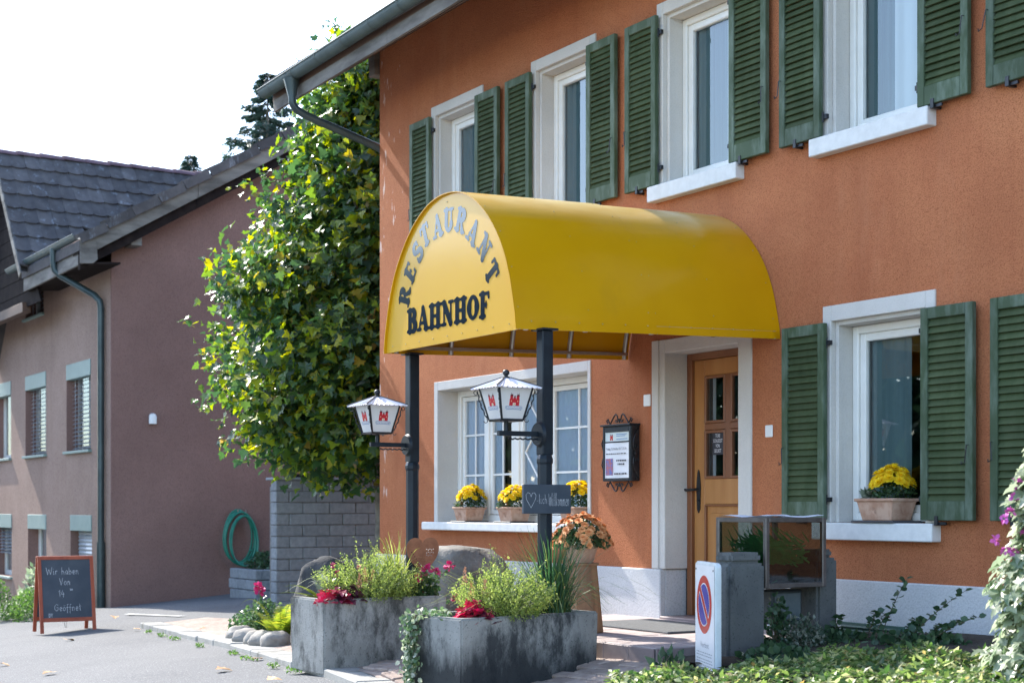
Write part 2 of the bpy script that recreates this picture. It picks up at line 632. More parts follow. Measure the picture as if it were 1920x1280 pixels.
class MB:
    def __init__(self):
        self.v, self.f = [], []

    def add(self, vs, fs):
        n = len(self.v)
        self.v += [tuple(p) for p in vs]
        self.f += [tuple(i + n for i in q) for q in fs]
        return self

    def box(self, x0, x1, y0, y1, z0, z1):
        x0, x1 = min(x0, x1), max(x0, x1)
        y0, y1 = min(y0, y1), max(y0, y1)
        z0, z1 = min(z0, z1), max(z0, z1)
        v = [(x, y, z) for z in (z0, z1) for y in (y0, y1) for x in (x0, x1)]
        return self.add(v, [(0, 2, 3, 1), (4, 5, 7, 6), (0, 1, 5, 4), (2, 6, 7, 3), (0, 4, 6, 2), (1, 3, 7, 5)])

    def obox(self, c, ax, ay, az):          # centre and three half-axis vectors
        c, ax, ay, az = map(Vector, (c, ax, ay, az))
        if ax.cross(ay).dot(az) < 0:
            ax = -ax
        v = [c + sx * ax + sy * ay + sz * az for sz in (-1, 1) for sy in (-1, 1) for sx in (-1, 1)]
        return self.add(v, [(0, 2, 3, 1), (4, 5, 7, 6), (0, 1, 5, 4), (2, 6, 7, 3), (0, 4, 6, 2), (1, 3, 7, 5)])

    def quad(self, *p):
        return self.add(p, [tuple(range(len(p)))])

    def prism(self, poly, d):               # polygon of 3-D points pushed along d
        d = Vector(d)
        a = [Vector(p) for p in poly]
        n = len(a)
        nrm = Vector((0, 0, 0))
        for i in range(n):
            nrm += a[i].cross(a[(i + 1) % n])
        if nrm.dot(d) > 0:
            a.reverse()
        b = [p + d for p in a]
        return self.add(a + b, [tuple(range(n)), tuple(reversed(range(n, 2 * n)))] +
                        [(i, i + n, (i + 1) % n + n, (i + 1) % n)[::-1] for i in range(n)][::1])

    def tube(self, pts, r, n=8, cap=True, flat=None):
        pts = [Vector(p) for p in pts]
        rs = r if isinstance(r, (list, tuple)) else [r] * len(pts)
        rings = []
        prev = None
        for i, p in enumerate(pts):
            t = (pts[min(i + 1, len(pts) - 1)] - pts[max(i - 1, 0)])
            if t.length < 1e-9:
                t = Vector((0, 0, 1))
            t.normalize()
            if prev is None:
                u = t.cross(Vector((0, 0, 1)))
                if u.length < .05:
                    u = t.cross(Vector((1, 0, 0)))
            else:
                u = prev - t * prev.dot(t)
            u.normalize()
            prev = u
            v = t.cross(u)
            rings.append([p + (u * math.cos(2 * PI * k / n) + v * math.sin(2 * PI * k / n)) * rs[i] for k in range(n)])
        vs = [q for ring in rings for q in ring]
        fs = []
        for i in range(len(pts) - 1):
            for k in range(n):
                a, b = i * n + k, i * n + (k + 1) % n
                fs.append((a, b, b + n, a + n))
        if cap:
            fs.append(tuple(reversed(range(n))))
            fs.append(tuple(range((len(pts) - 1) * n, len(pts) * n)))
        return self.add(vs, fs)

    def lathe(self, prof, c, n=16, sx=1, sy=1):
        c = Vector(c)
        vs = []
        for r, z in prof:
            for k in range(n):
                a = 2 * PI * (k + .5) / n
                vs.append(c + Vector((r * math.cos(a) * sx, r * math.sin(a) * sy, z)))
        fs = []
        m = len(prof)
        for i in range(m - 1):
            for k in range(n):
                a, b = i * n + k, i * n + (k + 1) % n
                fs.append((a, b, b + n, a + n))
        fs.append(tuple(reversed(range(n))))
        fs.append(tuple(range((m - 1) * n, m * n)))
        return self.add(vs, fs)

    def mesh(self, name, mat, off=None, bevel=0, smooth=False, seg=1):
        off = off or Vector((0, 0, 0))
        me = bpy.data.meshes.new(name)
        me.from_pydata([(p[0] - off[0], p[1] - off[1], p[2] - off[2]) for p in self.v], [], self.f)
        me.validate()
        me.materials.append(MATS[mat] if isinstance(mat, str) else mat)
        if bevel:
            bm = bmesh.new()
            bm.from_mesh(me)
            bmesh.ops.recalc_face_normals(bm, faces=bm.faces)
            ed = [e for e in bm.edges if len(e.link_faces) == 2 and e.calc_face_angle(0) > .5]
            bmesh.ops.bevel(bm, geom=ed, offset=bevel, segments=seg, affect='EDGES', clamp_overlap=True)
            bm.to_mesh(me)
            bm.free()
        if smooth:
            me.polygons.foreach_set('use_smooth', [True] * len(me.polygons))
            me.set_sharp_from_angle(angle=math.radians(40))
        return me

    def build(self, name, mat, parent=None, label=None, kind=None, bevel=0, smooth=False, seg=1):
        return link(name, self.mesh(name, mat, org(parent), bevel, smooth, seg), parent, label, kind)

    def top(self, name, mat, label=None, cat=None, group=None, kind=None, bevel=0, smooth=False, loc=None):
        loc = Vector(loc) if loc is not None else Vector((0, 0, 0))
        o = link(name, self.mesh(name, mat, loc, bevel, smooth), None, None, kind)
        o.location = loc
        ORG[o.name] = loc
        return props(o, label, cat, group, kind)


# ---- signed-distance shapes turned into clean flat outlines
def sdf_mesh(fn, x0, x1, y0, y1, n, place, thick=0):
    """fn(X, Y) < 0 inside; place(x, y, d) gives the 3-D point; d is the depth."""
    m = max(4, int(round(n * (y1 - y0) / (x1 - x0))))
    xs, ys = np.linspace(x0, x1, n + 1), np.linspace(y0, y1, m + 1)
    X, Y = np.meshgrid(xs, ys, indexing='ij')
    D = fn(X, Y)
    ids, V, F = {}, [], []

    def corner(i, j):
        k = ('c', i, j)
        if k not in ids:
            ids[k] = len(V)
            V.append((xs[i], ys[j]))
        return ids[k]

    def cross(i, j, i2, j2):
        k = ('e',) + tuple(sorted([(i, j), (i2, j2)]))
        if k not in ids:
            a, b = D[i, j], D[i2, j2]
            t = a / (a - b)
            ids[k] = len(V)
            V.append((xs[i] + (xs[i2] - xs[i]) * t, ys[j] + (ys[j2] - ys[j]) * t))
        return ids[k]

    for i in range(n):
        for j in range(m):
            cs = [(i, j), (i + 1, j), (i + 1, j + 1), (i, j + 1)]
            ins = [D[c] < 0 for c in cs]
            if not any(ins):
                continue
            poly = []
            for k in range(4):
                a, b = cs[k], cs[(k + 1) % 4]
                if ins[k]:
                    poly.append(corner(*a))
                if ins[k] != ins[(k + 1) % 4]:
                    poly.append(cross(*a, *b))
            if len(poly) > 2:
                F.append(tuple(poly))
    b = MB()
    if not thick:
        b.add([place(x, y, 0) for x, y in V], F)
    else:
        nv = len(V)
        vs = [place(x, y, 0) for x, y in V] + [place(x, y, thick) for x, y in V]
        fs = list(F) + [tuple(i + nv for i in reversed(f)) for f in F]
        cnt = {}
        for f in F:
            for k in range(len(f)):
                e = (f[k], f[(k + 1) % len(f)])
                cnt[e] = 1
        for (a, c) in cnt:
            if (c, a) not in cnt:
                fs.append((c, a, a + nv, c + nv))
        b.add(vs, fs)
    return b


def strokes(lines):
    """union of thick rounded polylines: [( [(x,y,r), ...] ), ...]"""
    segs = []
    for ln in lines:
        for a, b in zip(ln[:-1], ln[1:]):
            segs.append((a, b))

    def fn(X, Y):
        d = None
        for (ax, ay, ar), (bx, by, br) in segs:
            dx, dy = bx - ax, by - ay
            L = max(dx * dx + dy * dy, 1e-9)
            t = np.clip(((X - ax) * dx + (Y - ay) * dy) / L, 0, 1)
            q = np.hypot(X - ax - t * dx, Y - ay - t * dy) - (ar + (br - ar) * t)
            if d is None:
                d = q
            else:                         # smooth union gives bracketed serifs
                k = .045
                h = np.clip(.5 + .5 * (d - q) / k, 0, 1)
                d = d + (q - d) * h - k * h * (1 - h)
        return d
    return fn


def arc(cx, cy, rx, ry, a0, a1, r0, r1=None, n=14):
    r1 = r0 if r1 is None else r1
    out = []
    for i in range(n + 1):
        t = i / n
        a = math.radians(a0 + (a1 - a0) * t)
        out.append((cx + rx * math.cos(a), cy + ry * math.sin(a), r0 + (r1 - r0) * math.sin(PI * t)))
    return out


T, S = .140, .070     # stem and serif half-widths


def stem(x, y0=S, y1=1 - S):
    return [(x, y0, T), (x, y1, T)]


def ser(x, y, wd=.17):
    return [(x - wd, y, S), (x + wd, y, S)]


GL = {
    'R': (.86, [stem(.24), ser(.2, S), [(.06, 1 - S, S), (.45, 1 - S, S)], arc(.42, .735, .22, .215, 90, -90, S, T + .01), [(.28, .5, S), (.45, .5, S)], [(.46, .5, .07), (.68, .08, T * .95)], [(.62, S, S), (.84, S, S)]]),
    'E': (.76, [stem(.24), [(.06, 1 - S, S), (.62, 1 - S, S)], [(.06, S, S), (.64, S, S)], [(.28, .5, S), (.48, .5, S)], [(.64, 1 - S, S), (.66, .78, S * .9)], [(.66, S, S), (.69, .24, S * .9)], [(.48, .6, .04), (.48, .4, .04)]]),
    'S': (.70, [arc(.36, .73, .22, .215, 40, 270, S, T * .9), arc(.36, .27, .24, .225, 90, -140, T * .95, T * .9), [(.56, .93, S), (.56, .72, S * .8)], [(.12, .07, S), (.12, .3, S * .8)]]),
    'T': (.80, [stem(.40), ser(.40, S), [(.07, 1 - S, S), (.73, 1 - S, S)], [(.08, 1 - S, S), (.06, .72, S)], [(.72, 1 - S, S), (.74, .72, S)]]),
    'A': (.92, [[(.45, .96, .05), (.18, S, .06)], [(.47, .93, T * .9), (.72, S, T)], [(.24, .32, S), (.66, .32, S)], ser(.17, S, .13), ser(.74, S, .16)]),
    'U': (.88, [[(.23, 1 - S, T), (.23, .38, T)], arc(.45, .34, .22, .29, 180, 360, T, T * .55), [(.67, .36, .06), (.67, 1 - S, .06)], ser(.22, 1 - S, .17), ser(.67, 1 - S, .14)]),
    'N': (.94, [[(.22, S, .06), (.22, 1 - S, .06)], [(.22, .93, T), (.71, .08, T)], [(.72, S, .06), (.72, 1 - S, .06)], ser(.2, S, .14), ser(.16, 1 - S, .13), ser(.73, 1 - S, .14)]),
    'B': (.80, [stem(.24), [(.06, 1 - S, S), (.42, 1 - S, S)], [(.06, S, S), (.44, S, S)], [(.26, .52, S), (.44, .52, S)], arc(.41, .745, .2, .205, 90, -90, S, T), arc(.43, .275, .23, .225, 90, -90, S, T + .01)]),
    'H': (.94, [stem(.24), stem(.71), ser(.24, S, .17), ser(.24, 1 - S, .17), ser(.71, S, .17), ser(.71, 1 - S, .17), [(.24, .5, S), (.71, .5, S)]]),
    'O': (.86, [arc(.43, .5, .27, .41, 0, 180, T + .02, S), arc(.43, .5, .27, .41, 180, 360, T + .02, S)]),
    'F': (.72, [stem(.24), [(.06, 1 - S, S), (.62, 1 - S, S)], ser(.22, S, .17), [(.28, .5, S), (.48, .5, S)], [(.63, 1 - S, S), (.65, .76, S * .9)], [(.48, .62, .04), (.48, .38, .04)]]),
}

# thin single-line alphabet for chalk writing and small print
HW = {
    'W': (1.0, [[(0, 1), (.22, 0), (.45, .75), (.7, 0), (.98, 1.05)]]), 'i': (.28, [[(.1, .55), (.1, 0), (.2, .05)], [(.1, .8), (.12, .84)]]),
    'r': (.42, [[(.06, .55), (.08, 0)], [(.08, .35), (.2, .54), (.36, .5)]]), 'h': (.5, [[(.06, 1.05), (.06, 0)], [(.06, .35), (.22, .54), (.38, .4), (.4, 0)]]),
    'a': (.5, [[(.42, .5), (.2, .56), (.05, .3), (.14, .02), (.36, .12), (.42, .5), (.42, .05), (.5, 0)]]),
    'b': (.5, [[(.07, 1.0), (.07, 0), (.3, 0), (.44, .25), (.3, .52), (.08, .4)]]), 'e': (.48, [[(.06, .3), (.4, .32), (.34, .54), (.16, .54), (.05, .25), (.2, 0), (.42, .1)]]),
    'n': (.5, [[(.06, .55), (.06, 0)], [(.06, .38), (.2, .55), (.36, .48), (.4, .0)]]), 'V': (.6, [[(0, 1), (.25, 0), (.55, 1.05)]]),
    'o': (.48, [[(.24, .55), (.06, .4), (.06, .12), (.24, 0), (.4, .14), (.4, .42), (.24, .55)]]), '1': (.36, [[(.02, .7), (.24, 1), (.24, 0)]]),
    '4': (.6, [[(.3, 1), (.06, .36), (.55, .4)], [(.42, .7), (.4, -.15)]]), 'G': (.75, [[(.66, .85), (.4, 1), (.1, .75), (.06, .3), (.35, 0), (.66, .2), (.66, .5), (.36, .5)]]),
    'ö': (.48, [[(.24, .55), (.06, .4), (.06, .12), (.24, 0), (.4, .14), (.4, .42), (.24, .55)], [(.14, .76), (.15, .8)], [(.34, .76), (.35, .8)]]),
    'f': (.36, [[(.36, .95), (.2, .95), (.14, .6), (.14, -.35)], [(0, .45), (.34, .5)]]), 't': (.36, [[(.16, .95), (.16, .05), (.32, .02)], [(0, .6), (.34, .64)]]),
    'l': (.24, [[(.1, 1.05), (.1, 0), (.18, .02)]]), 'c': (.42, [[(.38, .46), (.2, .56), (.05, .3), (.18, .0), (.4, .1)]]), 'k': (.48, [[(.08, 1.05), (.08, 0)], [(.4, .55), (.1, .25), (.42, 0)]]),
    'm': (.75, [[(.05, .55), (.05, 0)], [(.05, .38), (.2, .55), (.32, .4), (.33, 0)], [(.33, .38), (.48, .55), (.62, .4), (.64, 0)]]), '-': (.3, [[(.02, .3), (.26, .32)]]),
    'D': (.6, [[(.06, 1), (.06, 0), (.36, .06), (.5, .5), (.36, .94), (.06, 1)]]), 'Y': (.6, [[(0, 1), (.26, .5), (.54, 1)], [(.26, .5), (.24, 0)]]),
    ' ': (.42, []), '♥': (1.05, [[(.5, -.15), (.08, .5), (.04, .85), (.2, 1.02), (.4, .95), (.5, .7), (.62, .98), (.82, 1.0), (.95, .8), (.9, .5), (.5, -.15)]]),
}


def handwrite(b, text, o, u, v, nrm, h, wd, jit=.0, spread=1.0):
    """chalk strokes as thin ribbons lying on a board"""
    o, u, v, nrm = map(Vector, (o, u, v, nrm))
    x = 0
    for ch in text:
        adv, lines = HW.get(ch, (.4, []))
        for ln in lines:
            pts = [o + u * ((x + p[0] * 1) * h * spread) + v * (p[1] * h + R.uniform(-jit, jit)) for p in ln]
            for a, c in zip(pts[:-1], pts[1:]):
                t = (c - a)
                if t.length < 1e-6:
                    continue
                t.normalize()
                s = nrm.cross(t).normalized() * wd * R.uniform(.7, 1.2)
                e = t * wd * .5
                k = nrm * R.uniform(0, .0006)
                b.quad(a - s - e + k, c - s + e + k, c + s + e + k, a + s - e + k)
        x += adv + .1
    return x * h * spread


def text_mesh(name, body, parent, mat, origin, u, v, size, width=None, align='CENTER'):
    """printed words: the built-in font, turned into a flat mesh lying in the plane (u, v)"""
    cu = bpy.data.curves.new(name, 'FONT')
    cu.body = body
    cu.size = size
    cu.align_x = align
    cu.align_y = 'CENTER'
    cu.resolution_u = 2
    tmp = bpy.data.objects.new('text_source', cu)
    col.objects.link(tmp)
    dg = bpy.context.evaluated_depsgraph_get()
    dg.update()
    me = bpy.data.meshes.new_from_object(tmp.evaluated_get(dg))
    bpy.data.objects.remove(tmp)
    u, v, origin = Vector(u).normalized(), Vector(v).normalized(), Vector(origin)
    if width:
        xs = [q.co.x for q in me.vertices]
        s = width / max(1e-6, max(xs) - min(xs))
    else:
        s = 1
    for q in me.vertices:
        q.co = origin + u * (q.co.x * s) + v * q.co.y - org(parent)
    me.materials.clear()
    me.materials.append(MATS[mat])
    return link(name, me, parent)


# ---- foliage
LEAF = (np.array([(0, 0, 0), (-.26, .42, .07), (0, 1, -.08), (.26, .42, .07), (0, .45, 0)]), [(0, 4, 1), (1, 4, 2), (0, 3, 4), (3, 2, 4)])
ROUND = (np.array([(0, 0, 0), (-.38, .25, .08), (-.42, .62, .06), (0, 1, -.06), (.42, .62, .06), (.38, .25, .08), (0, .5, 0)]),
         [(0, 6, 1), (1, 6, 2), (2, 6, 3), (3, 6, 4), (4, 6, 5), (5, 6, 0)])
_m = [(0, 0), (-.18, .12), (-.52, .10), (-.42, .34), (-.60, .58), (-.30, .60), (-.22, .84), (0, 1.08), (.22, .84), (.30, .60), (.60, .58), (.42, .34), (.52, .10), (.18, .12)]
MAPLE = (np.array([(x * (1 + .12 * math.sin(7 * y)), y, .20 * abs(x) - .26 * y * y + .05 * math.sin(9 * x + 5 * y)) for x, y in _m] + [(0, .42, -.07)]), [(i, 14, (i + 1) % 14)[::-1] for i in range(14)])
NEEDLE = (np.array([(-.06, 0, 0), (.06, 0, 0), (.10, .6, 0), (0, 1, -.05), (-.10, .6, 0)]), [(0, 1, 2, 3, 4)])


def unit(a):
    return a / np.maximum(np.linalg.norm(a, axis=1, keepdims=True), 1e-9)


def leaf_frames(D, N):
    D = unit(D)
    Xv = unit(np.cross(D, N))
    Nn = np.cross(Xv, D)
    return Xv, D, Nn


def leaf_mesh(name, mat, P, D, N, size, shape, off):
    V, F = shape
    Xv, D, Nn = leaf_frames(np.asarray(D, float), np.asarray(N, float))
    size = np.asarray(size, float).reshape(-1, 1, 1)
    loc = V[None, :, 0:1] * Xv[:, None, :] + V[None, :, 1:2] * D[:, None, :] + V[None, :, 2:3] * Nn[:, None, :]
    A = (np.asarray(P)[:, None, :] + size * loc - np.array(off)[None, None, :]).reshape(-1, 3)
    n, k = len(P), len(V)
    me = bpy.data.meshes.new(name)
    loops = [len(f) for f in F]
    fl = np.concatenate([np.array(f) for f in F])
    tot = np.tile(np.array(loops), n)
    li = (np.arange(n)[:, None] * k + fl[None, :]).reshape(-1)
    me.vertices.add(n * k)
    me.vertices.foreach_set('co', A.astype(np.float32).reshape(-1))
    me.loops.add(len(li))
    me.loops.foreach_set('vertex_index', li.astype(np.int32))
    me.polygons.add(len(tot))
    st = np.concatenate([[0], np.cumsum(tot)[:-1]])
    me.polygons.foreach_set('loop_start', st.astype(np.int32))
    me.polygons.foreach_set('loop_total', tot.astype(np.int32))
    me.update(calc_edges=True)
    me.validate()
    me.materials.append(MATS[mat])
    return me


def leaves(name, mat, parent, P, D, N, size, shape=LEAF, kind='stuff', label=None):
    return link(name, leaf_mesh(name, mat, np.asarray(P), D, N, size, shape, org(parent)), parent, label, kind)


def rdir(n, up=0., out=None, outk=0.):
    d = NR.normal(size=(n, 3))
    d = unit(d)
    d[:, 2] += up
    if out is not None:
        d += unit(out) * outk
    return unit(d)


def blob(n, c, r, lo=.0, flat_bottom=True):
    p = unit(NR.normal(size=(n, 3))) * (lo + (1 - lo) * NR.uniform(0, 1, (n, 1)) ** .45)
    if flat_bottom:
        p[:, 2] = np.abs(p[:, 2])
    return np.array(c) + p * np.array(r)


def ribbons(name, mat, parent, base, n, hgt, spread, wd, lean=(0, 0), droop=1.0, seg=5, rbase=.05):
    """arching grass blades"""
    b = MB()
    base = Vector(base)
    for _ in range(n):
        a = R.uniform(0, 2 * PI)
        o = Vector((math.cos(a), math.sin(a), 0))
        p0 = base + o * rbase * R.uniform(0, 1)
        h = hgt * R.uniform(.55, 1.1)
        sp = spread * R.uniform(.2, 1.0)
        o2 = o * sp + Vector((lean[0], lean[1], 0)) * R.uniform(.4, 1.1)
        side = Vector((-math.sin(a), math.cos(a), 0))
        tw = R.uniform(-.6, .6)
        side = (side * math.cos(tw) + o * math.sin(tw))
        L = []
        for i in range(seg + 1):
            t = i / seg
            q = p0 + o2 * (t ** 1.7) + Vector((0, 0, 1)) * (h * (t - droop * .42 * t ** 3 * min(1.6, o2.length / max(h, .01) * 1.6)))
            L.append((q, wd * (1 - t) ** .6 + .0006))
        for i in range(seg):
            (q0, w0), (q1, w1) = L[i], L[i + 1]
            b.quad(q0 - side * w0, q0 + side * w0, q1 + side * w1, q1 - side * w1)
    # weld per blade so that every blade is one island
    me = b.mesh(name, mat, org(parent))
    bm = bmesh.new()
    bm.from_mesh(me)
    bmesh.ops.remove_doubles(bm, verts=bm.verts, dist=1e-5)
    bm.to_mesh(me)
    bm.free()
    return link(name, me, parent, None, 'stuff')


def sheet_curtain(b, x0, x1, y, z0, z1, waves, amp, n=40):
    vs, fs = [], []
    for i in range(n + 1):
        t = i / n
        x = x0 + (x1 - x0) * t
        yy = y + amp * math.sin(t * waves * 2 * PI) + amp * .4 * math.sin(t * waves * 4.7 + 1)
        vs += [(x, yy, z0), (x, yy, z1)]
    for i in range(n):
        fs.append((2 * i, 2 * i + 2, 2 * i + 3, 2 * i + 1))
    b.add(vs, fs)
    return b

# ================================================================== SETTING: road, pavement, kerb, porch
b = MB()
xs = [-400, -160, -90, -60, -45, -40, -36, -32, -29, -26] + [-24 + .8 * i for i in range(28)] + [0, 2, 5, 10, 20, 45, 90, 200]
ys = [-200, -80, -40, -20, -12, -7, -4, -2, 0, 1, 2, 3, 3.6] + [4 + .4 * i for i in range(20)] + [12.5, 14, 17, 21, 25, 40, 80, 200]
vs_, fs_ = [], []
for x in xs:
    for y in ys:
        vs_.append((x, y, gz(x, y) + .012 * math.sin(x * 1.3) * math.sin(y * 1.7) - .012))
for i in range(len(xs) - 1):
    for j in range(len(ys) - 1):
        a = i * len(ys) + j
        fs_.append((a, a + len(ys), a + len(ys) + 1, a + 1))
b.add(vs_, fs_)
road = b.top('road', 'asphalt', kind='structure', smooth=True)

KERB = [(-18.9, 6.12), (-17.2, 5.86), (-15.5, 5.60), (-13.6, 5.30), (-11.5, 4.93), (-9.6, 4.62), (-8.4, 4.45), (-7.2, 4.36), (-5.5, 4.3), (-3, 4.25)]


def kerb_y(x):
    for (x0, y0), (x1, y1) in zip(KERB[:-1], KERB[1:]):
        if x0 <= x <= x1:
            return y0 + (y1 - y0) * (x - x0) / (x1 - x0)
    return KERB[-1][1]


b = MB()
n = 60
for i in range(n):
    x0, x1 = -18.85 + 15.85 * i / n, -18.85 + 15.85 * (i + 1) / n
    t0 = 6.95 if x0 < -15.6 else 7.9
    y00, y01 = kerb_y(x0) + .2, kerb_y(x1) + .2
    for k in range(4):
        a0, a1 = y00 + (t0 - y00) * k / 4, y01 + (t0 - y01) * k / 4
        c0, c1 = y00 + (t0 - y00) * (k + 1) / 4, y01 + (t0 - y01) * (k + 1) / 4
        b.quad((x0, a0, gz(x0, a0) + .018), (x1, a1, gz(x1, a1) + .018), (x1, c1, gz(x1, c1) + .018), (x0, c0, gz(x0, c0) + .018))
pave = b.top('pavement', 'paving', kind='structure')

kerb = thing('kerb', None, None, (-12, 5, 0))
kerb['kind'] = 'structure'
x = -18.9
while x < -6.2:
    L = R.uniform(.75, 1.0)
    x1 = x + L
    p, q = Vector((x, kerb_y(x), 0)), Vector((x1, kerb_y(x1), 0))
    p.z, q.z = gz(p.x, p.y), gz(q.x, q.y)
    d = (q - p) * .5
    c = (p + q) * .5
    nrm = Vector((-d.y, d.x, 0)).normalized()
    up = Vector((0, 0, 1))
    k = MB()
    k.obox(c + nrm * (.13 + R.uniform(-.012, .012)) + up * (-.04 + R.uniform(-.005, .006)), d * .988, nrm * .13, up * .085)
    k.build('kerb_stone', 'kerb_stone', kerb, bevel=.012)
    x = x1
b = MB()
for xa, xb, ya, yb in ((-22.2, -20.0, 6.95, 6.98), ):
    b.quad((xa, ya, gz(xa, ya) + .006), (xb, ya + .05, gz(xb, ya + .05) + .006), (xb, yb + .12, gz(xb, yb) + .010), (xa, yb + .07, gz(xa, yb) + .010))
b.top('road_marking', 'road_paint', kind='structure')

# individual pavers where they can be told apart, between the planters and the porch
pav = thing('paving_stones', None, None, (-9.2, 5.3, 0))
pav['kind'] = 'structure'
pm = MB().box(-.098, .098, -.048, .048, -.03, .0).mesh('paver', 'paver', bevel=.008)
cnt = 0
row = 0
y = 4.84
while y < 6.0 and cnt < 290:
    x = -10.45 + (row % 2) * .1
    while x < -6.9 and cnt < 290:
        hid = (-9.05 < x < -8.55 and 4.95 < y < 5.75) or x > -7.85 and y > 5.2
        if not hid and y > kerb_y(x) + .3:
            M = Matrix.Translation((x, y, gz(x, y) + .036 + R.uniform(-.004, .003))) @ Matrix.Rotation(R.uniform(-.04, .04), 4, 'Z') @ Matrix.Rotation(math.atan((gz(x, y + .05) - gz(x, y - .05)) / .1) + R.uniform(-.02, .02), 4, 'X') @ Matrix.Rotation(-math.atan((gz(x + .05, y) - gz(x - .05, y)) / .1) + R.uniform(-.02, .02), 4, 'Y')
            instm('paver', pm, pav, M)
            cnt += 1
        x += .204
    y += .104
    row += 1

porch = thing('porch', None, None, (-9.5, 6.8, 0))
porch['kind'] = 'structure'
PZ = .258
b = MB()
b.box(-10.9, -8.1, 5.985, 7.64, -.3, PZ - .012)
b.build('porch_base', 'joint', porch)
tm = MB().box(-.138, .138, -.162, .162, -.012, 0).mesh('tile', 'tile_porch', bevel=.004)
rm = MB().box(-.138, .138, -.006, .006, -.13, -.004).mesh('tile', 'tile_riser', bevel=.003)
for i in range(10):
    for j in range(5):
        inst('tile', tm, porch, (-8.1 - .14 - .28 * i, 5.98 + .166 + .332 * j, PZ + R.uniform(-.0015, .0015)), (R.uniform(-.004, .004), R.uniform(-.004, .004), 0))
    inst('tile', rm, porch, (-8.1 - .14 - .28 * i, 5.975, PZ - .002))
sm_ = MB().box(-.006, .006, -.162, .162, -.13, -.004).mesh('tile', 'tile_riser', bevel=.003)
for j in range(5):
    inst('tile', sm_, porch, (-8.09, 5.98 + .166 + .332 * j, PZ - .002))
b = MB()
b.box(-10.235, -9.305, 7.60, 7.95, PZ - .05, PZ + .022)
b.build('threshold', 'tile_riser', porch, bevel=.006)
mat_ = MB()
mat_.box(-10.1, -8.95, 6.72, 7.42, PZ + .001, PZ + .016)
mat_.top('door_mat', 'mat_grey', 'grey bristle door mat lying on the tiled porch before the door', 'door mat', bevel=.006, loc=(-9.5, 7.07, PZ))

# ================================================================== RESTAURANT BUILDING
FY = 7.66
rest = thing('restaurant_building', 'orange rendered restaurant building with green louvred shutters and white window surrounds', 'building', (-10, FY, 0))
UC = [-13.675, -11.745, -9.81, -7.875, -5.94, -4.0]
GC = [-7.84, -5.90]
holes = [(c - .525, c + .525, 3.755, 5.24) for c in UC] + [(c - .53, c + .53, 1.05, 2.57) for c in GC] + \
        [(-14.14, -11.30, 1.01, 2.43), (-10.39, -9.15, .26, 2.51)]
cx_ = sorted(set([-15.4, -2.5] + [v for h in holes for v in h[:2]] + [-15.4 + .43 * i for i in range(1, 30)]))
cz_ = sorted(set([-.6, 6.22] + [v for h in holes for v in h[2:]] + [.655]))
b = MB()
for x0, x1 in zip(cx_[:-1], cx_[1:]):
    for z0, z1 in zip(cz_[:-1], cz_[1:]):
        mx, mz = (x0 + x1) / 2, (z0 + z1) / 2
        if any(h[0] < mx < h[1] and h[2] < mz < h[3] for h in holes):
            continue
        b.quad((x0, FY, z0), (x1, FY, z0), (x1, FY, z1), (x0, FY, z1))
b.quad((-15.4, FY, -.9), (-15.4, FY, 6.22), (-15.4, 12.5, 9.4), (-15.4, 17, 6.2), (-15.4, 17, -.9))
b.quad((-15.4, 17, -.9), (-15.4, 17, 6.2), (-2.5, 17, 6.2), (-2.5, 17, -.9))
b.quad((-2.5, FY, -.9), (-2.5, FY, 6.22), (-2.5, 12.5, 9.4), (-2.5, 17, 6.2), (-2.5, 17, -.9))
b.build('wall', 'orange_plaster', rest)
b = MB()
b.box(-15.43, -10.26, FY - .035, FY + .02, -.9, .655)
b.box(-9.16, -2.5, FY - .035, FY + .02, -.9, .655)
b.box(-15.43, -15.38, FY - .034, 16.9, -.9, .655)
b.box(-10.392, -10.26, FY + .02, 7.9, .1, .655)
b.build('plinth', 'plinth_plaster', rest, bevel=.008)


def room(b, x0, x1, y0, y1, z0, z1):
    b.quad((x0, y0, z0), (x0, y1, z0), (x0, y1, z1), (x0, y0, z1))
    b.quad((x1, y0, z0), (x1, y0, z1), (x1, y1, z1), (x1, y1, z0))
    b.quad((x0, y1, z0), (x1, y1, z0), (x1, y1, z1), (x0, y1, z1))
    b.quad((x0, y0, z0), (x1, y0, z0), (x1, y1, z0), (x0, y1, z0))
    b.quad((x0, y0, z1), (x0, y1, z1), (x1, y1, z1), (x1, y0, z1))


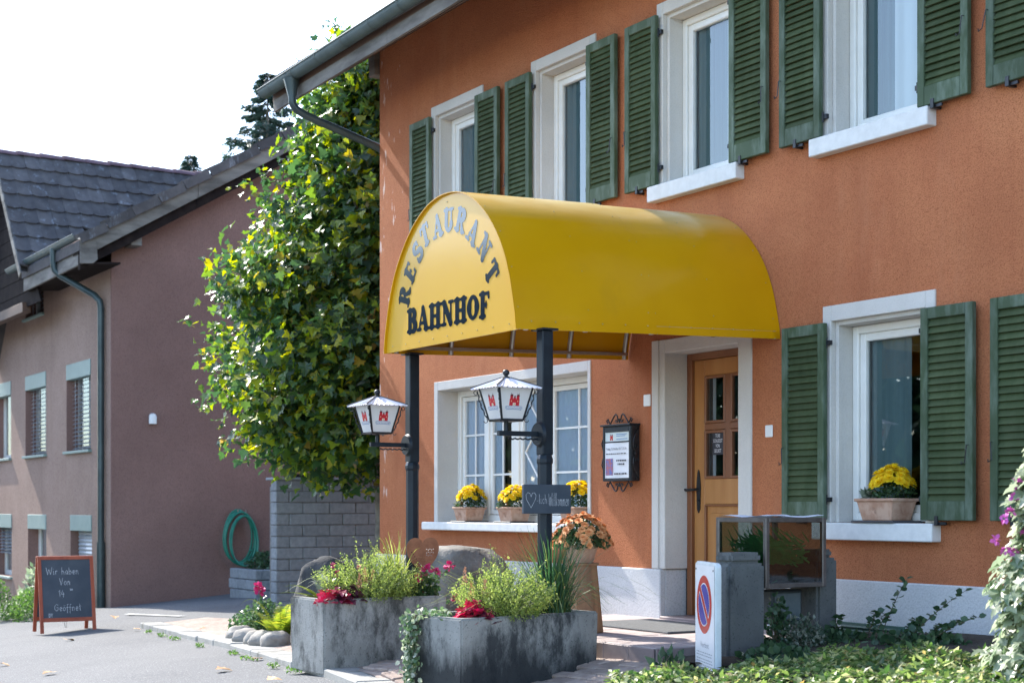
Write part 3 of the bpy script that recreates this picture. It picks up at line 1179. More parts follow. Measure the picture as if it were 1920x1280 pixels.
def house_window(c, hw, z0, z1, sill0, lint, rv=.18, style=0):
    """surround with reveal (the part), frame, pane, sill, curtain and room behind (sub-parts)"""
    o, i = hw, hw - .115
    zt = z1 - lint
    b = MB()
    yb = FY + rv
    for s in (-1, 1):
        b.box(c + s * o, c + s * (i + .03), FY - .014, FY + .03, z0, z1)
        b.box(c + s * (o - .006), c + s * i, FY + .03, yb, z0, z1 - .01)
    b.box(c - i - .03, c + i + .03, FY - .013, FY + .03, zt + .03, z1)
    b.box(c - i - .002, c + i + .002, FY + .03, yb, zt, z1 - .012)
    win = b.build('window', 'white_plaster', rest, bevel=.004)
    b = MB()
    fo, f1 = .055, .055
    X0, X1 = c - i + .002, c + i - .002
    Z0, Z1 = z0 + .012, zt - .002
    y0, y1 = yb - .02, yb + .06
    b.box(X0, X0 + fo, y0, y1, Z0, Z1)
    b.box(X1 - fo, X1, y0, y1, Z0, Z1)
    b.box(X0 + fo, X1 - fo, y0, y1, Z1 - fo, Z1)
    b.box(X0 + fo, X1 - fo, y0, y1, Z0, Z0 + fo)
    y0, y1 = yb + .0, yb + .05
    a0, a1, e0, e1 = X0 + fo, X1 - fo, Z0 + fo, Z1 - fo
    b.box(a0, a0 + f1, y0, y1, e0, e1)
    b.box(a1 - f1, a1, y0, y1, e0, e1)
    b.box(a0 + f1, a1 - f1, y0, y1, e1 - f1, e1)
    b.box(a0 + f1, a1 - f1, y0, y1, e0, e0 + f1)
    b.build('frame', 'white_paint', win, bevel=.006)
    p0, p1, q0, q1 = a0 + f1, a1 - f1, e0 + f1, e1 - f1
    yp = yb + .03
    MB().quad((p0, yp, q0), (p1, yp, q0), (p1, yp, q1), (p0, yp, q1)).build('pane', 'glass', win)
    b = MB()
    b.box(c - hw - .04, c + hw + .04, FY - .085, yb + .01, sill0, z0 - .001)
    b.build('sill', 'sill_stone', win, bevel=.006)
    b = MB()
    room(b, X0, X1, yb + .062, yb + .75, Z0, Z1)
    b.build('interior', 'dark_room', win)
    b = MB()
    if style == 0:
        sheet_curtain(b, p0 - .05, p0 + (p1 - p0) * .98, yb + .062, q0 - .03, q1 + .03, 7, .007)
        b.build('curtain', 'dark_curtain', win)
    else:
        m_ = p0 + (p1 - p0) * (.42 if style == 1 else .62)
        sheet_curtain(b, p0 - .05, m_, yb + .064, q0 - .03, q1 + .03, 4, .007)
        b.build('curtain', 'dark_curtain', win)
        if style in (1, 2):
            b = MB()
            sheet_curtain(b, m_, p1 + .03, yb + .062, q0 - .03, q1 + .03, 3, .004)
            b.build('curtain', 'white_plastic', win)
    return win


for k, c in enumerate(UC):
    house_window(c, .525, 3.755, 5.24, 3.63, .13, .18, [0, 0, 2, 1, 0, 0][k])
for k, c in enumerate(GC):
    house_window(c, .53, 1.05, 2.57, .93, .14, .18, 3)

# ---- shutters: frame, 25 slats each, hook
SLW = .150
slat_me = MB().obox((0, 0, 0), (SLW, 0, 0), (0, .0125, .0262), (0, -.0032, .0016)).mesh('slat', 'green_slat', bevel=0)


far_slats = MB()


def shutter(x0, x1, z0, z1, hookside, single=True):
    y0, y1 = FY - .074, FY - .034
    b = MB()
    st, rt, rb = .062, .075, .125
    b.box(x0, x0 + st, y0, y1, z0, z1)
    b.box(x1 - st, x1, y0, y1, z0, z1)
    b.box(x0 + st, x1 - st, y0 + .001, y1 - .001, z1 - rt, z1)
    b.box(x0 + st, x1 - st, y0 + .001, y1 - .001, z0, z0 + rb)
    sh = b.build('shutter', 'green_paint', rest, bevel=.004)
    a0, a1 = z0 + rb, z1 - rt
    N = 25
    wdt = (x1 - x0 - 2 * st) / 2
    for i in range(N):
        z = a0 + (a1 - a0) * (i + .5) / N
        if not single:
            far_slats.obox(((x0 + x1) / 2, (y0 + y1) / 2, z), (wdt * .995, 0, 0), (0, .0125, .0262), (0, -.0032, .0016))
            continue
        inst('slat', slat_me, sh, ((x0 + x1) / 2, (y0 + y1) / 2 + R.uniform(-.001, .001), z), (R.uniform(-.05, .05), R.uniform(-.004, .004), 0), (wdt / SLW * .995, 1, 1))
    hx = (x0 + .022) if hookside < 0 else (x1 - .03)
    hz_ = z0 + (z1 - z0) * R.uniform(.26, .30)
    h = MB()
    tl = R.uniform(-.03, .02)
    h.tube([(hx, y0 + .004, hz_ + .11), (hx, y0 - .018, hz_ + .108), (hx + tl, y0 - .02, hz_), (hx + tl - .03, y0 - .018, hz_ - .012), (hx + tl - .034, y0 - .016, hz_ + .006)], .0038, 6)
    h.build('hook', 'iron_black', sh)
    return sh


for k, c in enumerate(UC[:5]):
    shutter(c - .895, c - .465, 3.76, 5.134, -1)
    if k < 4:
        shutter(c + .465, c + .895, 3.76, 5.134, 1)
c = GC[0]
shutter(c - .90, c - .458, 1.07, 2.448, -1)
shutter(c + .458, c + .90, 1.07, 2.448, 1)
shutter(GC[1] - .90, GC[1] - .458, 1.07, 2.448, -1)
# the shutters beyond the right edge of the view: their slats joined
shutter(UC[4] + .465, UC[4] + .895, 3.76, 5.134, 1, False)
shutter(UC[5] - .895, UC[5] - .465, 3.76, 5.134, -1, False)
shutter(UC[5] + .465, UC[5] + .895, 3.76, 5.134, 1, False)
shutter(GC[1] + .458, GC[1] + .90, 1.07, 2.448, 1, False)
far_slats.build('slat_set', 'green_slat', rest, kind='stuff')
hb = MB().obox((0, 0, 0), (.032, 0, 0), (0, .012, 0), (0, 0, .016)).tube([(-.012, -.006, -.035), (-.012, -.006, .035)], .009, 8).mesh('hinge', 'iron_black')
cb = MB().obox((0, .02, -.012), (.010, 0, 0), (0, .04, 0), (0, 0, .008)).obox((0, -.022, .012), (.014, 0, 0), (0, .007, 0), (0, 0, .03)).obox((.03, -.006, -.006), (.04, 0, 0), (0, .007, 0), (0, 0, .009)).mesh('shutter_catch', 'iron_black')
for cs, z0, z1 in ((UC[:5], 3.76, 5.134), (GC, 1.07, 2.448)):
    for k, c in enumerate(cs):
        for s in (-1, 1):
            if s > 0 and c > -6.5:
                continue
            for z in (z0 + .14, z1 - .14):
                inst('hinge', hb, rest, (c + s * .452, FY - .034, z))
            inst('shutter_catch', cb, rest, (c + s * (.72 if s < 0 else .60), FY - .05, z0 - .012))

# ---- big ground-floor window with several casements
b = MB()
X0, X1, Z0, Z1 = -14.14, -11.30, 1.01, 2.43
YB = FY + .28
b.box(X0, X0 + .075, FY - .012, YB, Z0, Z1)
b.box(X1 - .045, X1, FY - .012, YB, Z0, Z1)
b.box(X0 + .075, X1 - .045, FY - .011, YB, Z1 - .09, Z1)
bigw = b.build('window', 'white_plaster', rest, bevel=.004, label='wide ground floor window with net curtains and glazing bars')
b = MB()
b.box(X0 - .11, X1 + .1, FY - .10, YB, .93, Z0)
b.build('sill', 'sill_stone', bigw, bevel=.008)
yb = YB
fx0, fx1, fz0, fz1 = X0 + .075, X1 - .045, Z0 + .002, Z1 - .09
b = MB()
y0, y1 = yb - .06, yb + .03
b.box(fx0, fx0 + .07, y0, y1, fz0, fz1)
b.box(fx1 - .07, fx1, y0, y1, fz0, fz1)
b.box(fx0 + .07, fx1 - .07, y0, y1, fz1 - .06, fz1)
b.box(fx0 + .07, fx1 - .07, y0, y1, fz0, fz0 + .07)
CAS = [(-13.985, -13.50), (-13.43, -12.98), (-12.86, -12.40), (-12.30, -11.43)]
for a, c in ((-13.50, -13.43), (-12.98, -12.86), (-12.40, -12.30)):
    b.box(a, c, y0, y1, fz0 + .07, fz1 - .06)
b.build('frame', 'white_paint', bigw, bevel=.006)
for k, (a, c) in enumerate(CAS):
    s = MB()
    f = .045
    za, zb = fz0 + .075, fz1 - .065
    ya, yc = yb - .045, yb + .0
    s.box(a, a + f, ya, yc, za, zb)
    s.box(c - f, c, ya, yc, za, zb)
    s.box(a + f, c - f, ya, yc, zb - f, zb)
    s.box(a + f, c - f, ya, yc, za, za + f)
    m_ = MB()
    yg = yb - .02
    if k in (0, 1, 3):
        for t in ([.5] if k != 3 else [.5]):
            xm = a + (c - a) * t
            m_.box(xm - .010, xm + .010, yg - .012, yg - .002, za + f, zb - f)
        for t in (.33, .67):
            zm = za + (zb - za) * t
            m_.box(a + f, c - f, yg - .011, yg - .003, zm - .010, zm + .010)
    else:
        zz = [za + f + (zb - za - 2 * f) * q / 4 for q in range(5)]
        xx = [a + f + .03, c - f - .09]
        for q in range(4):
            p, r_ = Vector((xx[q % 2], yg - .007, zz[q])), Vector((xx[(q + 1) % 2], yg - .007, zz[q + 1]))
            m_.tube([p, r_], .010, 6)
    s.build('sash', 'white_paint', bigw, bevel=.005)
    m_.build('glazing_bar', 'white_paint', bigw)
    MB().quad((a + f, yg, za + f), (c - f, yg, za + f), (c - f, yg, zb - f), (a + f, yg, zb - f)).build('pane', 'glass', bigw)
    q = MB()
    if k != 1:
        sheet_curtain(q, a + f + .001, c - f - .001, yg + .016, za + f + .001, zb - f - .001, [6, 0, 4, 9][k], .006, 60)
    else:
        sheet_curtain(q, a + f + .001, a + f + .16, yg + .016, za + f + .001, zb - f - .001, 3, .006, 20)
    q.build('curtain', 'sheer_curtain', bigw)
b = MB()
room(b, fx0, fx1, yb + .04, yb + 1.4, fz0, fz1)
b.build('interior', 'dark_room', bigw)
b = MB()
b.box(-13.24, -12.80, yb + .033, yb + .038, fz0, fz1)
b.build('wooden_post', 'wood_room', bigw)

# ---- door
b = MB()
b.box(-10.39, -10.225, FY - .013, 7.90, PZ + .4, 2.51)
b.box(-10.39, -10.30, FY - .025, FY - .012, PZ + .4, 2.51)
b.box(-9.305, -9.15, FY - .013, 7.90, PZ, 2.51)
b.box(-10.225, -9.305, FY - .012, 7.90, 2.40, 2.51)
ds = b.build('door_surround', 'white_plaster', rest, bevel=.005)
b = MB()
b.box(-10.225, -10.165, 7.87, 7.97, PZ + .022, 2.40)
b.box(-9.365, -9.305, 7.87, 7.97, PZ + .022, 2.40)
b.box(-10.165, -9.365, 7.87, 7.97, 2.345, 2.40)
b.build('door_frame', 'door_frame_wood', rest, bevel=.005)
b = MB()
d0, d1 = 7.90, 7.955
b.box(-10.165, -10.03, d0, d1, .285, 2.343)
b.box(-9.44, -9.365, d0, d1, .285, 2.343)
b.box(-10.03, -9.44, d0, d1, 2.21, 2.343)
b.box(-10.03, -9.44, d0, d1, 1.18, 1.385)
b.box(-10.03, -9.44, d0, d1, .285, .45)
b.box(-10.03, -9.44, d0 + .018, d1 - .01, .45, 1.18)
b.box(-9.96, -9.51, d0 + .006, d0 + .03, .52, 1.11)
door = b.build('door', 'door_wood', rest, bevel=.006)
b = MB()
for (xa, xb) in ((-10.03, -9.766), (-9.70, -9.44)):
    for (za, zb) in ((1.385, 1.772), (1.83, 2.21)):
        t = .022
        b.box(xa, xa + t, d0 - .008, d0 + .03, za, zb)
        b.box(xb - t, xb, d0 - .008, d0 + .03, za, zb)
        b.box(xa + t, xb - t, d0 - .008, d0 + .03, zb - t, zb)
        b.box(xa + t, xb - t, d0 - .008, d0 + .03, za, za + t)
        MB().quad((xa + t, d0 + .012, za + t), (xb - t, d0 + .012, za + t), (xb - t, d0 + .012, zb - t), (xa + t, d0 + .012, zb - t)).build('pane', 'glass', door)
b.box(-9.766, -9.70, d0 - .004, d0 + .03, 1.385, 2.21)
b.box(-10.03, -9.44, d0 - .003, d0 + .03, 1.775, 1.828)
for q in (.45, 1.165):
    b.box(-10.03, -9.44, d0 - .006, d0 + .02, q, q + .015)
b.box(-10.03, -10.012, d0 - .006, d0 + .02, .466, 1.164)
b.build('moulding', 'door_frame_wood', door, bevel=.004)
b = MB()
room(b, -10.16, -9.37, 7.985, 8.7, .3, 2.34)
b.build('interior', 'dark_room', door)
b = MB()
for xa, xb in ((-10.008, -9.96), (-9.685, -9.64)):
    sheet_curtain(b, xa, xb, 7.965, 1.39, 2.2, 1, .01, 10)
b.build('curtain', 'sheer_curtain', door)
b = MB()
hx, hz0 = -10.10, 1.30
prof = [(-.018, -.16), (-.022, -.05), (-.026, 0), (-.022, .05), (-.012, .13), (0, .16), (.012, .13), (.022, .05), (.026, 0), (.022, -.05), (.018, -.16), (0, -.19)]
b.prism([(hx + a, d0 - .001, hz0 + q) for a, q in prof], (0, -.008, 0))
b.tube([(hx, d0, hz0), (hx, d0 - .05, hz0), (hx - .10, d0 - .055, hz0 - .005), (hx - .12, d0 - .05, hz0)], .011, 8)
b.tube([(hx - .01, d0 - .012, hz0 - .09), (hx + .01, d0 - .012, hz0 - .09)], .008, 8)
b.build('handle', 'iron_black', door, smooth=True)
b = MB()
b.quad((-9.94, d0 + .010, 1.575), (-9.80, d0 + .010, 1.575), (-9.80, d0 + .010, 1.755), (-9.94, d0 + .010, 1.755))
st_ = b.build('sticker', 'print_dark', door)
for i, tx in enumerate(('TÜRE', 'SCHLIESST', 'VON', 'SELBST')):
    text_mesh('lettering', tx, door, 'paper', (-9.87, d0 + .007, 1.725 - .04 * i), (1, 0, 0), (0, 0, 1), .04, [.06, .115, .05, .085][i])

# ---- roof with eaves, fascia boards, gutter, downpipe
EX0, EX1 = -16.36, -2.3
sl = .647


def eave(x):
    return .02 * (x + 16.36)


b = MB()
b.add([(EX0, 6.74, 5.72), (EX1, 6.74, 5.72 + eave(EX1) * .5), (EX1, 12.5, 9.5), (EX0, 12.5, 9.45), (EX0, 6.70, 5.86), (EX1, 6.70, 5.86 + eave(EX1) * .5), (EX1, 12.5, 9.66), (EX0, 12.5, 9.6)],
      [(0, 1, 2, 3), (4, 7, 6, 5), (0, 4, 5, 1), (0, 3, 7, 4), (1, 5, 6, 2)])
b.add([(EX0, 18.2, 5.72), (EX1, 18.2, 5.8), (EX1, 12.5, 9.66), (EX0, 12.5, 9.6)], [(0, 1, 2, 3)])
roof = b.build('roof', 'roof_dark', rest)
b = MB()
for i in range(10):
    xa = EX0 + .03 + 14 * i / 10
    xb = xa + 1.395
    b.prism([(xa, 6.80, 5.655 + eave(xa)), (xb, 6.80, 5.655 + eave(xb)), (xb, 6.80, 5.86 + eave(xb)), (xa, 6.80, 5.86 + eave(xa))], (0, .025, 0))
b.build('fascia_board', 'wood_brown', roof)
b = MB()
for i in range(5):
    xa = EX0 + .06 + 14 * i / 5
    xb = xa + 2.795
    b.prism([(xa, 6.792, 5.535 + eave(xa)), (xb, 6.792, 5.535 + eave(xb)), (xb, 6.792, 5.662 + eave(xb)), (xa, 6.792, 5.662 + eave(xa))], (0, .03, 0))
b.build('fascia_board', 'wood_gray', roof, label='grey weathered lower fascia board')
b = MB()
for i in range(7):
    ya = 6.83 + .12 * i
    b.prism([(EX0 + .05, ya, 5.56 + (ya - 6.82) * sl), (EX1, ya, 5.70 + (ya - 6.82) * sl), (EX1, ya + .115, 5.70 + (ya - 6.705) * sl), (EX0 + .05, ya + .115, 5.56 + (ya - 6.705) * sl)], (0, 0, .02))
b.build('soffit_board', 'wood_brown', roof)
b = MB()
b.box(-15.56, -15.41, 7.60, 7.78, 5.86, 6.12)
b.build('rafter_end', 'wood_gray', roof, bevel=.01)


def half_gutter(mb, x0, x1, y, zf, r, seg=14, th=.006):
    for (rr, flip) in ((r, 0), (r - th, 1)):
        for i in range(seg):
            a0, a1 = PI + PI * i / seg, PI + PI * (i + 1) / seg
            q = [(x, y + rr * math.cos(a), zf(x) + rr * math.sin(a)) for x, a in ((x0, a0), (x1, a0), (x1, a1), (x0, a1))]
            mb.quad(*(q[::-1] if flip else q))
    mb.tube([(x0, y - r, zf(x0)), (x1, y - r, zf(x1))], .011, 8)
    q = [(x0, y + r * math.cos(PI + PI * i / seg), zf(x0) + r * math.sin(PI + PI * i / seg)) for i in range(seg + 1)]
    mb.quad(*q)


def gzf(x):
    return 5.775 + eave(x)


b = MB()
half_gutter(b, EX0 - .02, -2.3, 6.715, gzf, .082)
gut = b.build('gutter', 'gutter_metal', rest, smooth=True)
x = -16.1
while x < -6:
    b = MB()
    for i in range(14):
        a0, a1 = PI + PI * i / 14, PI + PI * (i + 1) / 14
        b.quad(*[(xx, 6.715 + .086 * math.cos(a), gzf(xx) + .086 * math.sin(a)) for xx, a in ((x, a0), (x + .018, a0), (x + .018, a1), (x, a1))])
    x += .62
    b.build('gutter_joint', 'pipe_metal', gut)
b = MB()
b.tube([(-15.58, 6.70, 5.72), (-15.57, 6.70, 5.60), (-15.56, 6.70, 5.54)], [.085, .058, .045], 14)
b.tube([(-15.56, 6.70, 5.56), (-15.555, 6.70, 5.46), (-15.55, 6.74, 5.40), (-15.54, 6.84, 5.35), (-15.50, 7.25, 5.22), (-15.46, 7.66, 5.09), (-15.455, 7.74, 5.05), (-15.45, 7.78, 4.96), (-15.45, 7.78, -.3)], .043, 12)
b.build('downpipe', 'pipe_metal', rest, smooth=True)
b = MB()
b.box(-8.15, -7.55, FY - .05, FY - .03, .19, .365)
vg = b.build('cellar_vent', 'vent_green', rest, bevel=.004)
b = MB()
for i in range(5):
    b.obox((-7.85, FY - .056, .215 + .03 * i), (.28, 0, 0), (0, .006, -.006), (0, .004, .006))
b.build('vent_slat', 'vent_green', vg)

# small white plates on the wall
for (px0, py0, px1, py1, lab) in ((1208, 740, 1221, 761, 'small white blank plate on the orange wall above the menu case'), (1436, 797, 1450, 819, 'small white blank plate screwed to the wall between door and shutter')):
    p, q = at_y(px0, py0, FY), at_y(px1, py1, FY)
    MB().box(p.x, q.x, FY - .012, FY + .0, q.z, p.z).top('wall_plate', 'white_plastic', lab, 'wall plate', bevel=.006, loc=((p.x + q.x) / 2, FY, (p.z + q.z) / 2))

# ================================================================== CANOPY
CZ0 = 2.325
cano = thing('entrance_canopy', 'yellow barrel vaulted entrance canopy on two dark posts with lettered end panel', 'canopy', (-9.78, 6.5, 0))
half = [(0, 1.0), (.16, .988), (.32, .945), (.48, .868), (.62, .765), (.74, .645), (.84, .505), (.915, .345), (.965, .18), (.99, .08), (1, 0)]
HWD, HH = .967, 1.055
CXM = -9.786


def smooth_pts(p, n=3):
    out = []
    for i in range(len(p) - 1):
        p0, p1, p2, p3 = p[max(i - 1, 0)], p[i], p[i + 1], p[min(i + 2, len(p) - 1)]
        for k in range(n):
            t = k / n
            out.append(tuple(.5 * (2 * p1[d] + (p2[d] - p0[d]) * t + (2 * p0[d] - 5 * p1[d] + 4 * p2[d] - p3[d]) * t * t + (3 * p1[d] - p0[d] - 3 * p2[d] + p3[d]) * t ** 3) for d in (0, 1)))
    return out + [p[-1]]


prof_l = [(-x, z) for x, z in reversed(half)] + half[1:]
PROF = smooth_pts(prof_l, 3)


def cano_pt(i, y, off=0):
    x, z = PROF[i]
    return Vector((CXM + x * (HWD + off), y, CZ0 + z * (HH + off) + (y - 5.38) * .027))


def shell(y0, y1, off, th=.006):
    b = MB()
    n = len(PROF)
    vs = []
    for o_ in (off, off - th):
        for y in (y0, y1):
            vs += [cano_pt(i, y, o_) for i in range(n)]
    fs = []
    for i in range(n - 1):
        fs.append((i, n + i, n + i + 1, i + 1))
        fs.append((2 * n + i, 2 * n + i + 1, 3 * n + i + 1, 3 * n + i))
        fs.append((i, i + 1, 2 * n + i + 1, 2 * n + i))
        fs.append((n + i, 3 * n + i, 3 * n + i + 1, n + i + 1))
    fs.append((0, 2 * n, 3 * n, n))
    fs.append((n - 1, 2 * n - 1, 4 * n - 1, 3 * n - 1))
    return b.add(vs, fs)


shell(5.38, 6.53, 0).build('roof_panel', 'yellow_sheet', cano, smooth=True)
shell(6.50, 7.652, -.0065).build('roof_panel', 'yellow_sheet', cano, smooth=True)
n = len(PROF)
b = MB()
b.prism([cano_pt(i, 5.402, -.0065) for i in range(n)], (0, .008, 0))
fp = b.build('end_panel', 'yellow_panel', cano)
b = MB()
for y in (5.475, 5.95, 6.5, 7.05, 7.6):
    b.tube([cano_pt(i, y, -.028) for i in range(n)], .019, 8)
b.build('rib', 'steel', cano, smooth=True)
for i in (0, n - 1):
    b = MB()
    s = 1 if i == 0 else -1
    p, q = cano_pt(i, 5.45, -.02), cano_pt(i, 7.62, -.02)
    b.obox((p + q) / 2 + Vector((s * .012, 0, .045)), (q - p) / 2, (.02, 0, 0), (0, 0, .012))
    b.build('bottom_rail', 'steel', cano)
b = MB()


def rivet(b, p, r=.0085):
    b.lathe([(r, -r * .5), (r * .9, r * .3), (r * .4, r * .75)], p, 6)


for y in (5.41, 5.97, 6.47, 6.535, 7.05, 7.6):
    for i in range(0, n, 5):
        rivet(b, cano_pt(i, y, .002 if y < 6.53 else -.004), .0045)
for k in range(12):
    y = 5.5 + .19 * k
    for i in (0, n - 1):
        p = cano_pt(i, y, .003 if y < 6.5 else -.003)
        p.z += .055
        rivet(b, p, .0055)
for k in range(9):
    rivet(b, (CXM - .85 + 1.7 * k / 8, 5.4, CZ0 + .045), .0055)
rivet(b, (CXM, 5.4, CZ0 + HH - .06), .0055)
b.build('rivets', 'rivet_metal', cano, kind='stuff')

LY = 5.4000
arcL = [('R', 758.8, 555), ('E', 769, 511), ('S', 783, 472), ('T', 797, 441), ('A', 820, 424), ('U', 841, 412), ('R', 864, 413), ('A', 886.6, 434.7), ('N', 908, 464), ('T', 922, 510)]
cen = [at_y(px, py, LY) for _, px, py in arcL]
for k, (ch, _, _) in enumerate(arcL):
    a, c = cen[max(k - 1, 0)], cen[min(k + 1, len(cen) - 1)]
    t = Vector((c.x - a.x, 0, c.z - a.z)).normalized()
    if k == 0:
        t = (t + Vector((-.15, 0, .3))).normalized()
    up = Vector((-t.z, 0, t.x))
    wd, ln = GL[ch]
    h = .166
    o = cen[k] - t * (wd * h * .5) - up * (h * .5)
    sdf_mesh(strokes(ln), -.06, wd + .06, -.06, 1.06, 44, lambda x, y, d, o=o, t=t, up=up: o + t * (x * h) + up * (y * h)).build('letter', 'letter_blue', fp)
tot = sum(GL[ch][0] for ch in 'BAHNHOF')
bx0, bx1 = at_y(763, 600, LY).x, at_y(918, 570, LY).x
sc_ = (bx1 - bx0) / tot
x = bx0
for ch in 'BAHNHOF':
    wd, ln = GL[ch]
    o = Vector((x, LY, 2.443))
    sdf_mesh(strokes(ln), -.06, wd + .06, -.06, 1.06, 44, lambda a, c, d, o=o: o + Vector((a * sc_, 0, c * .178))).build('letter', 'letter_blue', fp)
    x += wd * sc_

POSTS = [(-10.74, 5.62), (-8.81, 5.60)]
for (x, y) in POSTS:
    b = MB()
    b.box(x - .042, x + .042, y - .042, y + .042, 1.50, 2.325)
    po = b.build('post', 'post_metal', cano, bevel=.006)
    b = MB()
    b.box(x - .075, x + .075, y - .06, y + .06, 2.325, 2.337)
    b.build('cap_plate', 'post_metal', po)
    b = MB()
    b.lathe([(.050, .10), (.050, 1.44), (.056, 1.45), (.056, 1.475), (.045, 1.505)], (x, y, 0), 8)
    b.build('sleeve', 'post_metal', po, bevel=.003)

# ================================================================== LANTERNS on the posts
CASTLE = [[(-.5, 0), (-.14, 0), (-.14, .52), (-.5, .52)], [(.14, 0), (.5, 0), (.5, .52), (.14, .52)], [(-.14, .22), (.14, .22), (.14, .60), (-.14, .60)],
          [(-.46, .52), (-.18, .52), (-.18, .74), (-.46, .74)], [(.18, .52), (.46, .52), (.46, .74), (.18, .74)]]
SPIRES = [[(-.5, .74), (-.14, .74), (-.24, .86), (-.24, 1.02), (-.28, .86), (-.36, .86), (-.40, 1.02), (-.42, .86)], [(.14, .74), (.5, .74), (.42, .86), (.40, 1.02), (.36, .86), (.28, .86), (.24, 1.02), (.24, .86)],
          [(-.08, .60), (.08, .60), (.05, .78), (-.05, .78)]]
ARCH = [[(-.09, .02), (.09, .02), (.09, .14), (.05, .20), (-.05, .20), (-.09, .14)], [(-.36, .30), (-.28, .30), (-.28, .40), (-.36, .40)], [(.28, .30), (.36, .30), (.36, .40), (.28, .40)]]


def castle(parent, o, u, v, wd, hh, nrm):
    for nm, polys, m_, k in (('castle_logo', CASTLE, 'logo_red', .0012), ('castle_logo', SPIRES, 'logo_dark', .0012), ('castle_logo', ARCH, 'logo_pale', .0020)):
        b = MB()
        for p in polys:
            b.quad(*[o + u * (x * wd) + v * (y * hh) + nrm * k for x, y in p])
        b.build(nm, m_, parent)


